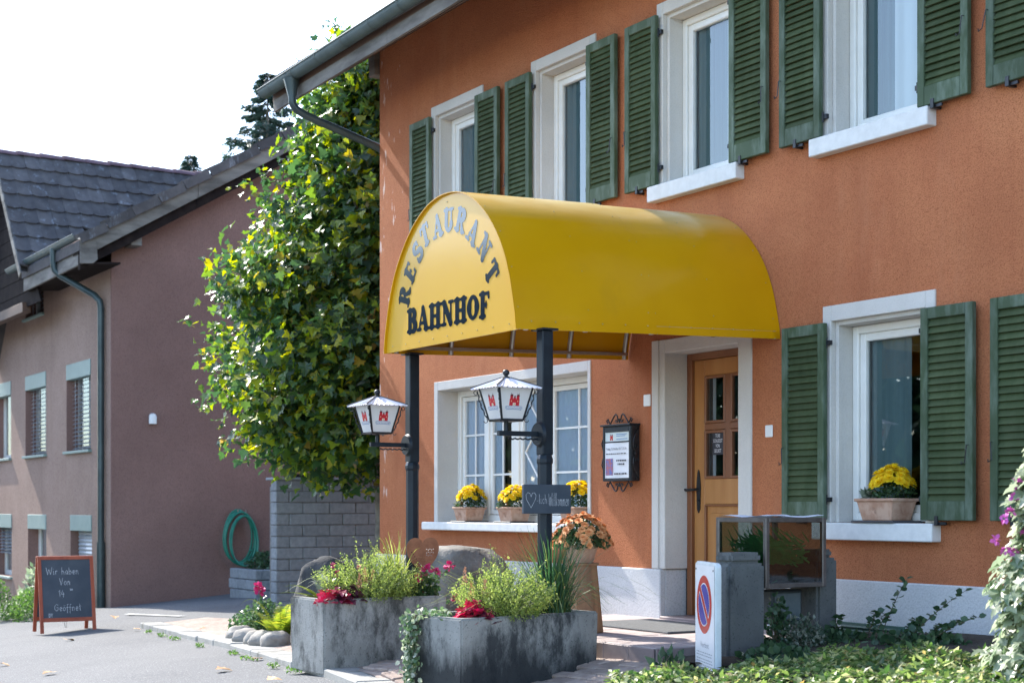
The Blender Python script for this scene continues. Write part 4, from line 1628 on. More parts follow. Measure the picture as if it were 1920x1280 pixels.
def lantern(px_, py_, zc, label):
    """px_, py_: the post; zc: height of the arm"""
    ly = py_ - .30
    t = thing('lantern', label, 'lantern', (px_, py_ - .05, zc), 'lanterns on the canopy posts')
    z1, z2 = zc + .085, zc + .30
    h1, h2 = .080, .128
    b = MB()
    b.obox((px_, py_ - .20, zc), (.016, 0, 0), (0, .16, 0), (0, 0, .016))
    b.tube([(px_, ly, zc - .01), (px_, ly, z1)], .015, 8)
    pts = [(px_, ly + .02 + .24 * k / 24, zc - .034 + .004 * math.sin(k * 1.6)) for k in range(25)]
    b.tube(pts, .0055, 6)
    b.build('bracket', 'post_metal', t, bevel=0)
    b = MB()
    b.tube([(px_, py_ - .042, zc), (px_, py_ - .062, zc)], [.086, .074], 20)
    b.build('wall_disc', 'post_metal', t, smooth=True)
    fr = MB()
    cor = [(-1, -1), (1, -1), (1, 1), (-1, 1)]
    for sx, sy in cor:
        fr.tube([(px_ + sx * h1, ly + sy * h1, z1), (px_ + sx * h2, ly + sy * h2, z2)], .0075, 4)
    for hh, z in ((h1, z1), (h2, z2)):
        for k in range(4):
            a, c = cor[k], cor[(k + 1) % 4]
            fr.tube([(px_ + a[0] * hh, ly + a[1] * hh, z), (px_ + c[0] * hh, ly + c[1] * hh, z)], .0085, 4)
    fr.box(px_ - h1, px_ + h1, ly - h1, ly + h1, z1 - .008, z1 - .002)
    fr.build('frame', 'iron_black', t)
    sc2 = MB()
    for sx, sy in cor:
        d = Vector((sx, sy, 0)).normalized()
        p0, p1 = Vector((px_ + sx * h2, ly + sy * h2, z2 - .02)) + d * .012, Vector((px_ + sx * h1, ly + sy * h1, z1 + .01)) + d * .012
        pts = []
        for k in range(9):
            a = -.3 + k / 8 * 4.2
            pts.append(p0 + d * (.012 + .014 * math.sin(a)) + Vector((0, 0, -.012 + .014 * math.cos(a) * 1)))
        sc2.tube(pts, .0028, 5)
        sc2.tube([p0.lerp(p1, q / 14) + d * (.004 * math.sin(q * 1.7) + .012 * math.sin(PI * q / 14)) for q in range(15)], [.0035 + .0022 * (q % 2) for q in range(15)], 6)
        pts = []
        for k in range(9):
            a = PI / 2 + k / 8 * 4.2
            pts.append(p1 + d * (.012 + .013 * math.sin(a)) + Vector((0, 0, -.012 + .013 * math.cos(a))))
        sc2.tube(pts, .0028, 5)
    sc2.build('scroll', 'iron_black', t)
    # four opal panes, each with the castle emblem and the name
    for k in range(4):
        a, c = cor[k], cor[(k + 1) % 4]
        P = [Vector((px_ + q[0] * hh * .99, ly + q[1] * hh * .99, z)) for q, hh, z in ((a, h1, z1), (c, h1, z1), (c, h2, z2), (a, h2, z2))]
        g = MB().quad(*P).build('glass', 'opal_glass', t)
        u = (P[1] - P[0]).normalized()
        m0, m1 = (P[0] + P[1]) / 2, (P[2] + P[3]) / 2
        v = (m1 - m0).normalized()
        nrm = u.cross(v).normalized()
        mid = m0.lerp(m1, .42)
        castle(g, mid, u, v, .075, .085, nrm)
        text_mesh('lettering', 'FELDSCHLÖSSCHEN', g, 'logo_blue', m0.lerp(m1, .345) + nrm * .0015, u, v, .021, .128)
        b = MB()
        for f, wd in ((.395, .062), (.295, .058)):
            q = m0.lerp(m1, f) + nrm * .0013
            for j in range(8):
                x0, x1 = -1 + j / 4, -1 + (j + 1) / 4
                b.quad(q + u * (wd * x0) + v * (.004 * (1 - x0 * x0) - .0012), q + u * (wd * x1) + v * (.004 * (1 - x1 * x1) - .0012), q + u * (wd * x1) + v * (.004 * (1 - x1 * x1) + .0012), q + u * (wd * x0) + v * (.004 * (1 - x0 * x0) + .0012))
        b.build('line_mark', 'logo_blue', g)
    r = MB()
    e, ap = .172, .022
    zt, za = z2 - .004, z2 + .062
    for k in range(4):
        a, c = cor[k], cor[(k + 1) % 4]
        A = Vector((px_ + a[0] * e, ly + a[1] * e, zt))
        B_ = Vector((px_ + c[0] * e, ly + c[1] * e, zt))
        A2 = Vector((px_ + a[0] * ap, ly + a[1] * ap, za))
        B2 = Vector((px_ + c[0] * ap, ly + c[1] * ap, za))
        N_ = 9
        for i in range(N_):
            p0, p1 = A.lerp(B_, i / N_), A.lerp(B_, (i + 1) / N_)
            md = (p0 + p1) / 2 + Vector((0, 0, -.009))
            q0, q1 = A2.lerp(B2, i / N_), A2.lerp(B2, (i + 1) / N_)
            p25, p75 = p0.lerp(p1, .2) + Vector((0, 0, -.0065)), p0.lerp(p1, .8) + Vector((0, 0, -.0065))
            r.quad(p0, p25, md, p75, p1, q1, q0)
    ob = r.build('lamp_roof', 'lamp_roof_glare', t)
    md = ob.modifiers.new('thickness', 'SOLIDIFY')
    md.thickness = .003
    b = MB()
    for sx, sy in cor:
        b.tube([(px_ + sx * e, ly + sy * e, zt + .002), (px_ + sx * ap, ly + sy * ap, za + .002)], .004, 5)
    b.build('roof_ridge', 'iron_black', t)
    b = MB()
    b.lathe([(.03, za - .004), (.03, za + .004), (.012, za + .01), (.012, za + .016), (.02, za + .022), (.024, za + .034), (.02, za + .046), (.008, za + .054)], (px_, ly, 0), 14)
    b.build('finial', 'iron_black', t, smooth=True)


lantern(POSTS[0][0], POSTS[0][1], 1.632, 'lantern with red castle emblem on the left canopy post before the tree')
lantern(POSTS[1][0], POSTS[1][1], 1.638, 'lantern with red castle emblem on the right canopy post before the wide window')

# slate welcome board on the right post
wb = thing('welcome_board', 'small dark slate board chalked with a heart and welcome words on the right post', 'chalkboard', (-8.745, 5.57, 1.2))
b = MB()
b.box(-8.752, -8.731, 5.385, 5.757, 1.113, 1.305)
b.build('slate', 'slate_board', wb, bevel=.003)
b = MB()
handwrite(b, '♥', (-8.7295, 5.40, 1.165), (0, 1, 0), (0, 0, 1), (1, 0, 0), .085, .0013)
b.build('chalk_heart', 'chalk', wb)
b = MB()
handwrite(b, '-lich', (-8.7295, 5.488, 1.18), (0, 1, 0), (0, 0, 1), (1, 0, 0), .058, .0010, .001, .64)
b.build('chalk_writing', 'chalk', wb)
b = MB()
handwrite(b, 'Willkommen', (-8.7295, 5.578, 1.165), (0, 1, 0), (-.0, 0.03, 1), (1, 0, 0), .080, .0010, .001, .33)
b.build('chalk_writing', 'chalk', wb)

# ================================================================== MENU CASE on the wall
mx0, mx1, mz0, mz1, my = -10.99, -10.585, 1.375, 1.835, FY - .094
mc = thing('menu_case', 'black wrought iron menu case with white notice on the orange wall', 'menu case', ((mx0 + mx1) / 2, FY, mz0))
b = MB()
b.box(mx0, mx1, my + .012, FY, mz0, mz1)
b.build('case_body', 'iron_black', mc, bevel=.004)
b = MB()
t = .028
b.box(mx0, mx0 + t, my, my + .012, mz0, mz1)
b.box(mx1 - t, mx1, my, my + .012, mz0, mz1)
b.box(mx0 + t, mx1 - t, my, my + .012, mz1 - .05, mz1)
b.box(mx0 + t, mx1 - t, my, my + .012, mz0, mz0 + .022)
b.box(mx0 + t, mx1 - t, my, my + .012, mz1 - .137, mz1 - .127)
b.box(mx0 - .018, mx1 + .012, my - .018, FY, mz1, mz1 + .016)
b.build('door_frame', 'post_metal', mc, bevel=.003)
PY = my + .008
hd = MB().quad((mx0 + t, PY, mz1 - .127), (mx1 - t, PY, mz1 - .127), (mx1 - t, PY, mz1 - .05), (mx0 + t, PY, mz1 - .05)).build('header_card', 'paper_green', mc)
castle(hd, Vector((mx0 + .12, PY, mz1 - .118)), Vector((1, 0, 0)), Vector((0, 0, 1)), .042, .055, Vector((0, -1, 0)))
b = MB()
for q, (wd, zz) in enumerate(((.15, -.072), (.13, -.086), (.16, -.112))):
    b.quad((mx0 + .19, PY - .001, mz1 + zz), (mx0 + .19 + wd, PY - .001, mz1 + zz), (mx0 + .19 + wd, PY - .001, mz1 + zz + .006), (mx0 + .19, PY - .001, mz1 + zz + .006))
b.build('print_line', 'logo_blue', hd)
vs_, fs_ = [], []
for i in range(9):
    x = mx0 + t + (mx1 - mx0 - 2 * t) * i / 8
    yy = PY - .004 * math.sin(i * .9) - .003
    vs_ += [(x, yy, mz0 + .026), (x, yy + .002, mz1 - .139)]
for i in range(8):
    fs_.append((2 * i, 2 * i + 2, 2 * i + 3, 2 * i + 1))
pg = MB().add(vs_, fs_).build('notice', 'paper', mc, smooth=True)
PY2 = PY - .0085
text_mesh('lettering', 'Freitag, 13. Oktober 2017, 20 Uhr', mc, 'print_dark', ((mx0 + mx1) / 2, PY2, mz0 + .270), (1, 0, 0), (0, 0, 1), .03, .29)
b = MB()
x = mx0 + .05
while x < mx1 - .06:
    L = R.uniform(.01, .035)
    b.quad((x, PY2, mz0 + .225), (x + L, PY2, mz0 + .225), (x + L, PY2, mz0 + .233), (x, PY2, mz0 + .233))
    x += L + .008
for (xa, za, ln) in ((.20, .165, .12), (.22, .135, .09), (.17, .055, .17)):
    x = mx0 + xa
    e = x + ln
    while x < e:
        L = R.uniform(.012, .03)
        b.quad((x, PY2, mz0 + za), (x + L, PY2, mz0 + za), (x + L, PY2, mz0 + za + .013), (x, PY2, mz0 + za + .013))
        x += L + .007
b.build('print_line', 'print_dark', mc)
MB().quad((mx0 + .045, PY2, mz0 + .05), (mx0 + .15, PY2, mz0 + .05), (mx0 + .15, PY2, mz0 + .19), (mx0 + .045, PY2, mz0 + .19)).build('photo', 'photo_print', mc)


def spiral(c, u, v, r, a0, turns, n=18, shrink=.25):
    out = []
    for i in range(n + 1):
        t_ = i / n
        a = a0 + turns * 2 * PI * t_
        rr = r * (1 - (1 - shrink) * t_)
        out.append(c + u * (math.cos(a) * rr) + v * (math.sin(a) * rr))
    return out


U, V3 = Vector((1, 0, 0)), Vector((0, 0, 1))
for sg, zb in ((1, mz1 + .016), (-1, mz0)):
    b = MB()
    vv = V3 * sg
    mid = (mx0 + mx1) / 2
    yy = my + .03
    for s in (-1, 1):
        uu = U * s
        o = Vector((mid, yy, zb))
        b.tube([o + uu * .17 + vv * .012, o + uu * .185 + vv * .035, o + uu * .165 + vv * .048, o + uu * .150 + vv * .02, o + uu * .135 + vv * .004, o + uu * .07 + vv * .075, o + uu * .05 + vv * .085, o + uu * .03 + vv * .07, o + uu * .02 + vv * .035, o + uu * .03 + vv * .018, o + uu * .048 + vv * .022, o + uu * .05 + vv * .04], .0065, 6)
    b.tube([Vector((mid, my + .03, zb)) + vv * .01, Vector((mid, my + .03, zb)) + vv * .045], .008, 6)
    b.build('crest', 'iron_black', mc)
b = MB()
for xx, s in ((mx1 + .008, 1), (mx0 - .012, -1)):
    for sg in (1, -1):
        zc = (mz0 + mz1) / 2
        yy = FY - .045
        pts = [Vector((xx, yy - .005, zc + sg * .01)), Vector((xx + s * .01, yy - .03, zc + sg * .04)), Vector((xx + s * .016, yy - .038, zc + sg * .09)), Vector((xx + s * .012, yy - .02, zc + sg * .14)), Vector((xx + s * .006, yy + .02, zc + sg * .19)), Vector((xx, yy + .03, zc + sg * .21)), Vector((xx, yy + .012, zc + sg * .215)), Vector((xx, yy + .005, zc + sg * .20))]
        b.tube(pts, .006, 6)
        b.tube(spiral(Vector((xx, yy + .01, zc + sg * .055)), Vector((0, 1, 0)), V3 * sg, .022, 0, 1.2), .0045, 6)
    b.lathe([(.011, -.011), (.015, 0), (.011, .011)], (xx, FY - .05, (mz0 + mz1) / 2), 8)
b.build('side_scroll', 'iron_black', mc)

# ================================================================== CHALKBOARD A-FRAME on the road
nb = Vector((1.0, -.02, 0)).normalized()
wb_ = Vector((.02, 1.0, 0)).normalized()
ctr = Vector((-19.86, 5.46, 0))
ctr.z = gz(ctr.x, ctr.y) - .006
ab = thing('chalkboard_sign', 'folding chalkboard with red wooden frame standing on the asphalt', 'chalkboard', ctr)
HT = .95


def a_side(sgn, full):
    """one leaf of the folding board; sgn +1 faces the street"""
    bot = ctr + nb * (.20 * sgn)
    topc = ctr + nb * (.03 * sgn) + Vector((0, 0, HT))
    v = (topc - bot).normalized()
    Lg = (topc - bot).length
    nn = wb_.cross(v).normalized()
    if nn.dot(nb) * sgn < 0:
        nn = -nn
    hw0 = .325
    b = MB()
    for s in (-1, 1):
        b.obox(bot + wb_ * (s * hw0) + v * (Lg / 2), wb_ * .022, v * (Lg / 2), nn * .013)
    b.obox(bot + v * (Lg - .022), wb_ * (hw0 - .022), v * .022, nn * .0125)
    b.obox(bot + v * .165, wb_ * (hw0 - .022), v * .024, nn * .0125)
    b.build('frame', 'redwood', ab, bevel=.003)
    b = MB()
    b.obox(bot + v * ((Lg - .044 + .189) / 2), wb_ * (hw0 - .022), v * ((Lg - .044 - .189) / 2), nn * .004)
    bd = b.build('board', 'slate_board', ab)
    return bot, v, nn, Lg, bd


bot, v, nn, Lg, bd = a_side(1, True)
a_side(-1, False)
o = bot + nn * .0055
for tx, xx, zz, h in (('Wir haben', -.245, .735, .085), ('Von', -.085, .60, .085), ('14', -.105, .455, .08), ('oo', .04, .53, .035), ('Geöffnet', -.165, .275, .085), ('DY', -.235, .20, .045)):
    b = MB()
    handwrite(b, tx, o + wb_ * xx + v * zz, wb_, v, nn, h, .0024, .0015, .88)
    b.build('chalk_writing', 'chalk', ab)
b = MB()
b.tube([ctr + nb * .17 + wb_ * -.05 + Vector((0, 0, .16)), ctr + nb * .12 + wb_ * -.02 + Vector((0, 0, .06)), ctr + wb_ * .03 + Vector((0, 0, .05)), ctr - nb * .15 + wb_ * .06 + Vector((0, 0, .16))], .003, 5)
b.build('chain', 'steel', ab)

# ================================================================== PLANTERS
def planter(name, label, c0, ang, L, W, ztop, zbot, mat):
    """c0: front street corner on the right; long side runs along +y turned by ang"""
    u = Vector((math.sin(-ang), math.cos(ang), 0))           # long direction
    n_ = Vector((-math.cos(ang), math.sin(-ang), 0))         # towards the back
    c0 = Vector((c0[0], c0[1], 0))
    mid = c0 + u * (L / 2) + n_ * (W / 2)
    t = thing(name, label, 'planter', (mid.x, mid.y, zbot), 'concrete planters under the canopy posts')
    b = MB()
    th = .055
    o_ = lambda a, q, z: c0 + u * a + n_ * q + Vector((0, 0, z))
    out = [o_(0, 0, zbot), o_(L, 0, zbot), o_(L, W, zbot), o_(0, W, zbot)]
    ot = [o_(-.012, -.012, ztop), o_(L + .012, -.012, ztop), o_(L + .012, W + .012, ztop), o_(-.012, W + .012, ztop)]
    it = [o_(th, th, ztop), o_(L - th, th, ztop), o_(L - th, W - th, ztop), o_(th, W - th, ztop)]
    ib = [p + Vector((0, 0, -.12)) for p in it]
    vs = out + ot + it + ib
    fs = []
    for k in range(4):
        j = (k + 1) % 4
        fs += [(k, j, 4 + j, 4 + k), (4 + k, 4 + j, 8 + j, 8 + k), (8 + k, 8 + j, 12 + j, 12 + k)]
    fs.append((0, 3, 2, 1))
    b.add(vs, fs)
    b.build('trough', mat, t, bevel=.012, seg=2)
    s = MB()
    N = 9
    gv, gf = [], []
    for i in range(N + 1):
        for j in range(6):
            gv.append(o_(th - .01 + (L - 2 * th + .02) * i / N, th - .01 + (W - 2 * th + .02) * j / 5, ztop - .045 + R.uniform(-.012, .018)))
    for i in range(N):
        for j in range(5):
            a = i * 6 + j
            gf.append((a, a + 6, a + 7, a + 1))
    s.add(gv, gf)
    s.build('soil', 'soil', t, smooth=True)
    return t, o_


pl1, P1 = planter('concrete_planter', 'pale grey concrete planter under the left canopy post', (-10.50, 4.77), .03, 1.02, .55, .485, -.07, 'concrete')
pl2, P2 = planter('concrete_planter', 'dark stained concrete planter with trailing ivy under the right canopy post', (-8.50, 4.79), .14, 1.13, .60, .465, -.20, 'concrete_stained')

# ---- plants: builders
def stems_mesh(name, mat, parent, tips, base, r=.0035, spread=.05, curve=.1):
    b = MB()
    for tp in tips:
        tp = Vector(tp)
        p0 = Vector(base) + Vector((R.uniform(-1, 1), R.uniform(-1, 1), 0)) * spread
        mid = p0.lerp(tp, .55) + Vector((0, 0, (tp.z - p0.z) * curve))
        b.tube([p0, mid, tp], [r, r * .8, r * .4], 4, cap=False)
    return b.build(name, mat, parent)


def feather_shrub(name, label, c, r, h, n=12000, sprigs=16, lean=(0, 0), group=None):
    t = thing(name, label, 'shrub', c, group)
    c = np.array(c, float)
    # many upright sprigs, each clothed in tiny leaves
    ns = 300
    a = NR.uniform(0, 2 * PI, ns)
    rad = NR.uniform(0, 1, ns) ** .55
    base = c + np.stack([np.cos(a) * rad * r[0] * .65, np.sin(a) * rad * r[1] * .65, np.zeros(ns)], 1)
    hh = h * (1 - .45 * rad ** 2) * NR.uniform(.62, 1.05, ns)
    hh[:sprigs] *= NR.uniform(1.12, 1.42, sprigs)
    tip = base + np.stack([np.cos(a) * rad * r[0] * .5 + lean[0] * hh, np.sin(a) * rad * r[1] * .5 + lean[1] * hh, hh], 1)
    per = n // ns
    tt = NR.uniform(.12, 1, (ns, per))
    P = base[:, None, :] + (tip - base)[:, None, :] * tt[..., None] + NR.normal(size=(ns, per, 3)) * .006
    P = P.reshape(-1, 3)
    ax = np.repeat(unit(tip - base), per, 0)
    D = unit(NR.normal(size=P.shape) + ax * .8)
    leaves('foliage', 'feather_leaf', t, P, D, unit(NR.normal(size=P.shape) + np.array([0, 0, .8])), NR.uniform(.010, .021, len(P)), LEAF)
    stems_mesh('stem', 'green_stem', t, [tuple(q) for q in tip[::2]], c, .003, .06)
    return t


def heuchera(name, label, c, r, n_red=34, n_purple=22):
    t = thing(name, label, 'plant', c)
    for m_, k, sh in (('heuchera_red', n_red, -1), ('heuchera_purple', n_purple, 1)):
        if not k:
            continue
        k = int(k * 1.7)
        P = blob(k, (0, 0, 0), (r, r * 1.1, .12), .45)
        P[:, 1] += sh * r * .35
        P[:, 2] *= NR.uniform(.5, 1.2, k)
        D = unit(P * np.array([1, 1, .3]) + NR.normal(size=P.shape) * .03 + 1e-6)
        N = unit(NR.normal(size=P.shape) * .35 + np.array([.25, -.2, 1]))
        leaves('leaf_cluster', m_, t, P + np.array(c) - D * .03, D, N, NR.uniform(.04, .075, k), MAPLE)
    stems_mesh('stem', 'twig', t, [tuple(np.array(c) + np.array([R.uniform(-r, r) * .6, R.uniform(-r, r) * .6, .06])) for _ in range(14)], c, .003, .02)
    return t


def plumes(name, label, pts, base, mat='orange_plume'):
    t = thing(name, label, 'plant', base)
    for p in pts:
        p = Vector(p)
        k = 130
        q = NR.uniform(0, 1, k)
        P = np.stack([NR.normal(size=k) * .013 * (1.15 - q), NR.normal(size=k) * .013 * (1.15 - q), q * .11], 1) + np.array(p)
        leaves('plume', mat, t, P, rdir(k, .8), rdir(k), NR.uniform(.008, .016, k), LEAF)
    stems_mesh('stem', 'twig', t, [tuple(Vector(p) + Vector((0, 0, .03))) for p in pts], base, .003, .02)
    return t


def rose(name, label, c, r, h, flowers, nleaf=700, fmat='pink_flower'):
    t = thing(name, label, 'rose bush', c)
    c = np.array(c, float)
    P = blob(nleaf, c + np.array([0, 0, h * .12]), (r, r, h * .85), .25)
    leaves('foliage', 'rose_leaf', t, P, rdir(nleaf, .1, P - c, .5), rdir(nleaf, 1.0), NR.uniform(.022, .042, nleaf), ROUND)
    tips = [tuple(P[i]) for i in range(0, nleaf, 14)] + [f[:3] for f in flowers]
    stems_mesh('stem', 'green_stem', t, tips, c, .0035, .04)
    ex = []
    for f in flowers:
        b_ = np.array(f[:3])
        k = 26
        for s_ in range(14):
            q = c + (b_ - c) * R.uniform(.5, .97)
            ex.append(q + NR.normal(size=3) * .018)
    ex = np.array(ex) if ex else P[:20] * 1.0
    leaves('foliage', 'rose_leaf', t, ex, rdir(len(ex), .2), rdir(len(ex), 1), NR.uniform(.02, .036, len(ex)), ROUND)
    for f in flowers:
        k = 20
        s = f[3]
        d = rdir(k, .25)
        P = np.array(f[:3]) + d * s * .25
        me = leaf_mesh('bloom', fmat, P, d, unit(NR.normal(size=(k, 3)) + np.array([0, 0, 1.2])), NR.uniform(.7, 1.1, k) * s, ROUND, org(t))
        link('bloom', me, t)
    return t


def fern(name, label, c, fronds, mat='fern_leaf'):
    """fronds: list of (direction angle, reach, height)"""
    t = thing(name, label, 'fern', c)
    c = Vector(c)
    for (a, reach, hgt, sz) in fronds:
        d = Vector((math.cos(a), math.sin(a), 0))
        pts = [c + d * (reach * q) + Vector((0, 0, hgt * (1.9 * q - 1.25 * q * q))) for q in [i / 14 for i in range(15)]]
        b = MB()
        b.tube(pts, [.003 * (1 - i / 18) for i in range(15)], 4, cap=False)
        side0 = d.cross(Vector((0, 0, 1))).normalized()
        for i in range(2, 15):
            q = i / 14
            for sub in (0, .5):
                p = pts[i - 1].lerp(pts[i], sub)
                ln = sz * math.sin(PI * min(1, (q + .12)) ** .8) * (1.05 - q * .55)
                tg = (pts[i] - pts[i - 1]).normalized()
                for s in (-1, 1):
                    e = p + side0 * (s * ln) + tg * (ln * .35) + Vector((0, 0, -ln * .18))
                    w_ = tg * (ln * .13)
                    m_ = p.lerp(e, .45)
                    b.quad(p - w_ * .6, m_ - w_, e, m_ + w_, p + w_ * .6)
        b.build('frond', mat, t)
    return t


def grass(name, label, c, n, h, spread, mat, lean=(0, 0), wd=.0035, rbase=.07, droop=1.0, extra=None):
    t = thing(name, label, 'grass', c)
    ribbons('blades', mat, t, c, n, h, spread, wd, lean, droop, 6, rbase)
    if extra:
        for e in extra:
            ribbons('blades', e[0], t, c, e[1], e[2], e[3], wd * 1.1, e[4], 1.25, 9, rbase)
    return t


zs1, zs2 = .44, .42
feather_shrub('lavender_cotton', 'feathery yellow-green shrub left of the post in the pale planter', (-10.66, 5.22, zs1), (.29, .42), .40)
feather_shrub('lavender_cotton', 'feathery yellow-green shrub left of the tall grass in the dark planter', (-8.72, 5.22, zs2), (.30, .33), .40)
grass('grass_tuft', 'bright yellow-green arching grass beside the left canopy post', (-10.83, 5.52, zs1), 190, .60, .42, 'grass_light', (-.04, -.08), .0036, .10, 1.25, [('grass_light', 40, .60, .5, (.0, .35)), ('grass_light', 44, .56, .55, (-.1, -.40))])
grass('grass_tuft', 'tall dark green grass clump beside the right canopy post', (-8.80, 5.66, zs2), 260, .64, .30, 'grass_dark', (0, .02), .0036, .12, .7, [('grass_dark', 44, .60, .55, (.1, .30)), ('grass_light', 40, .66, .55, (-.1, -.50)), ('grass_dark', 50, .5, .5, (.05, .0))])
heuchera('coral_bells', 'red and purple leafed plant at the left end of the pale planter', (-10.56, 4.93, zs1 + .02), .13, 44, 34)
heuchera('coral_bells', 'red and purple leafed plant beside the ivy in the dark planter', (-8.62, 4.98, zs2 + .02), .11, 40, 26)
plumes('plume_flower', 'three pale orange flower plumes before the shrub in the pale planter', [(-10.50, 5.10, zs1 + .16), (-10.51, 5.17, zs1 + .14), (-10.49, 5.05, zs1 + .12)], (-10.53, 5.1, zs1))
plumes('plume_flower', 'pale orange flower plumes left of the shrub in the dark planter', [(-8.70, 4.93, zs2 + .24), (-8.62, 5.03, zs2 + .17), (-8.69, 4.97, zs2 + .15)], (-8.66, 4.97, zs2))
rose('rose_bush', 'small rose with crimson blooms right of the left canopy post', (-10.62, 5.68, zs1), .10, .20, [(-10.58, 5.66, .68, .045), (-10.56, 5.73, .66, .04), (-10.57, 5.86, .71, .045), (-10.60, 5.60, .62, .04), (-10.55, 5.90, .46, .04)], 260)
fern('fern', 'grey-green fern with pink tips at the left end of the pale planter', (-10.75, 4.92, zs1), [(-2.2, .18, .26, .06), (-1.6, .14, .30, .07), (-2.8, .22, .22, .06), (-.9, .12, .3, .06), (-2.5, .10, .32, .06)], 'fern_grey')
rose('astilbe', 'airy pink flower spikes behind the red leaves of the pale planter', (-10.80, 5.02, zs1), .05, .2, [(-10.78, 4.97, .72, .022), (-10.77, 5.0, .66, .025), (-10.77, 5.18, .70, .022), (-10.76, 5.2, .64, .025)], 60)

# trailing ivy over the corner of the dark planter
iv = thing('ivy', 'variegated ivy trailing down the left corner of the dark planter', 'ivy', (-8.95, 4.80, .46))
k = 460
tt = NR.uniform(0, 1, k)
sx = NR.normal(size=k) * .045 * (1 - .35 * tt)
e1, e2 = P2(-.035, .30, 0), P2(-.035, .52, 0)
base_ = np.array(P2(-.03, .46, 0))[None, :] + np.outer(sx, np.array((e2 - e1).normalized()))
base_[:, 2] = .475 - tt * .50 + NR.normal(size=k) * .01
base_[:, 1] -= NR.uniform(0, .05, k)
leaves('foliage', 'ivy_leaf', iv, base_, unit(NR.normal(size=(k, 3)) * .6 + np.array([0, -.4, -.8])), unit(NR.normal(size=(k, 3)) * .4 + np.array([.3, -1, .3])), NR.uniform(.022, .04, k), ROUND)
k = 120
Pv = np.array(P2(.07, .36, .475))[None, :] + NR.normal(size=(k, 3)) * np.array([.08, .05, .015])
leaves('foliage', 'ivy_leaf', iv, Pv, rdir(k, -.1), rdir(k, 1.5), NR.uniform(.022, .038, k), ROUND)
stems_mesh('stem', 'twig', iv, [tuple(base_[i]) for i in range(0, 460, 20)], (P2(-.02, .45, .46)), .002, .03)

# rusty heart on a stake
hr = thing('rusty_heart', 'rusty iron garden heart on a stake before the left canopy post', 'garden decoration', (-10.655, 5.66, .43))


def heart_fn(X, Y):
    x = X / .125
    y = (Y - .02) / .125
    d = (x * x + (y * 1.02 - .72 * np.sqrt(np.abs(x) + 1e-4)) ** 2 - 1) * .05
    stem_ = np.maximum(np.abs(X + .0) - .010 - .02 * np.clip((Y + .12) / .1, 0, 1), np.maximum(Y + .05, -(Y + .36)))
    d = np.minimum(d, stem_)
    for i in range(9):
        cxh, cyh = -.085 + .012 * i, .08 - .017 * i
        d = np.maximum(d, .0045 - np.hypot(X - cxh, Y - cyh))
    for i in range(14):
        cxh, cyh = .03 + .013 * (i % 5), .10 - .022 * (i // 5) - .006 * (i % 2)
        d = np.maximum(d, .0042 - np.hypot(X - cxh, Y - cyh))
    return d


hu = Vector((.35, .94, .03)).normalized()
sdf_mesh(heart_fn, -.15, .15, -.37, .19, 84, lambda x, y, d: Vector((-10.655, 5.665, .735)) + hu * x + Vector((0, 0, y)) + Vector((.94, -.35, 0)) * d, .004).build('heart_plate', 'rust', hr)

# ================================================================== FLOWER POTS
bm_ = MB()
for ring, (cnt_, el, ln) in enumerate(((9, .05, 1.0), (8, .55, .85), (6, 1.0, .65), (3, 1.35, .45))):
    for i in range(cnt_):
        a = 2 * PI * (i + .5 * (ring % 2)) / cnt_ + R.uniform(-.1, .1)
        d = Vector((math.cos(a) * math.cos(el), math.sin(a) * math.cos(el), math.sin(el) * .75))
        s = Vector((-math.sin(a), math.cos(a), 0)) * (.30 * ln + .06)
        b0 = Vector((0, 0, .05 * ring))
        bm_.quad(b0, b0 + d * ln * .6 - s, b0 + d * ln + Vector((0, 0, .05)), b0 + d * ln * .6 + s)
BLOOM_Y = bm_.mesh('bloom', 'mum_yellow')
BLOOM_O = bm_.mesh('bloom', 'mum_orange')


def mum(root, c, r, h, nb_, bs, me, rng=.56):
    c = np.array(c, float)
    k = 520 if rng < .8 else 1500
    P = blob(k, c + np.array([0, 0, h * .02]), (r * .98, r * .98, h * .80), .2)
    leaves('foliage', 'mum_leaf', root, P, rdir(k, .1, P - c, .8), rdir(k, .8), NR.uniform(.022, .042, k), LEAF)
    # evenly spread blooms on the upper dome
    ga = PI * (3 - math.sqrt(5))
    for i in range(nb_):
        z = 1 - (i + .5) / nb_ * rng
        q = math.sqrt(1 - z * z)
        a = i * ga + R.uniform(-.25, .25)
        d = Vector((q * math.cos(a), q * math.sin(a), z))
        p = Vector(c) + Vector((d.x * r, d.y * r, d.z * h)) * R.uniform(.92, 1.04)
        M = Matrix.Translation(p) @ (d + Vector((R.uniform(-.2, .2), R.uniform(-.2, .2), .25))).to_track_quat('Z', 'Y').to_matrix().to_4x4() @ Matrix.Rotation(R.uniform(0, 6), 4, 'Z') @ Matrix.Scale(bs * R.uniform(.8, 1.15), 4)
        instm('bloom', me, root, M)


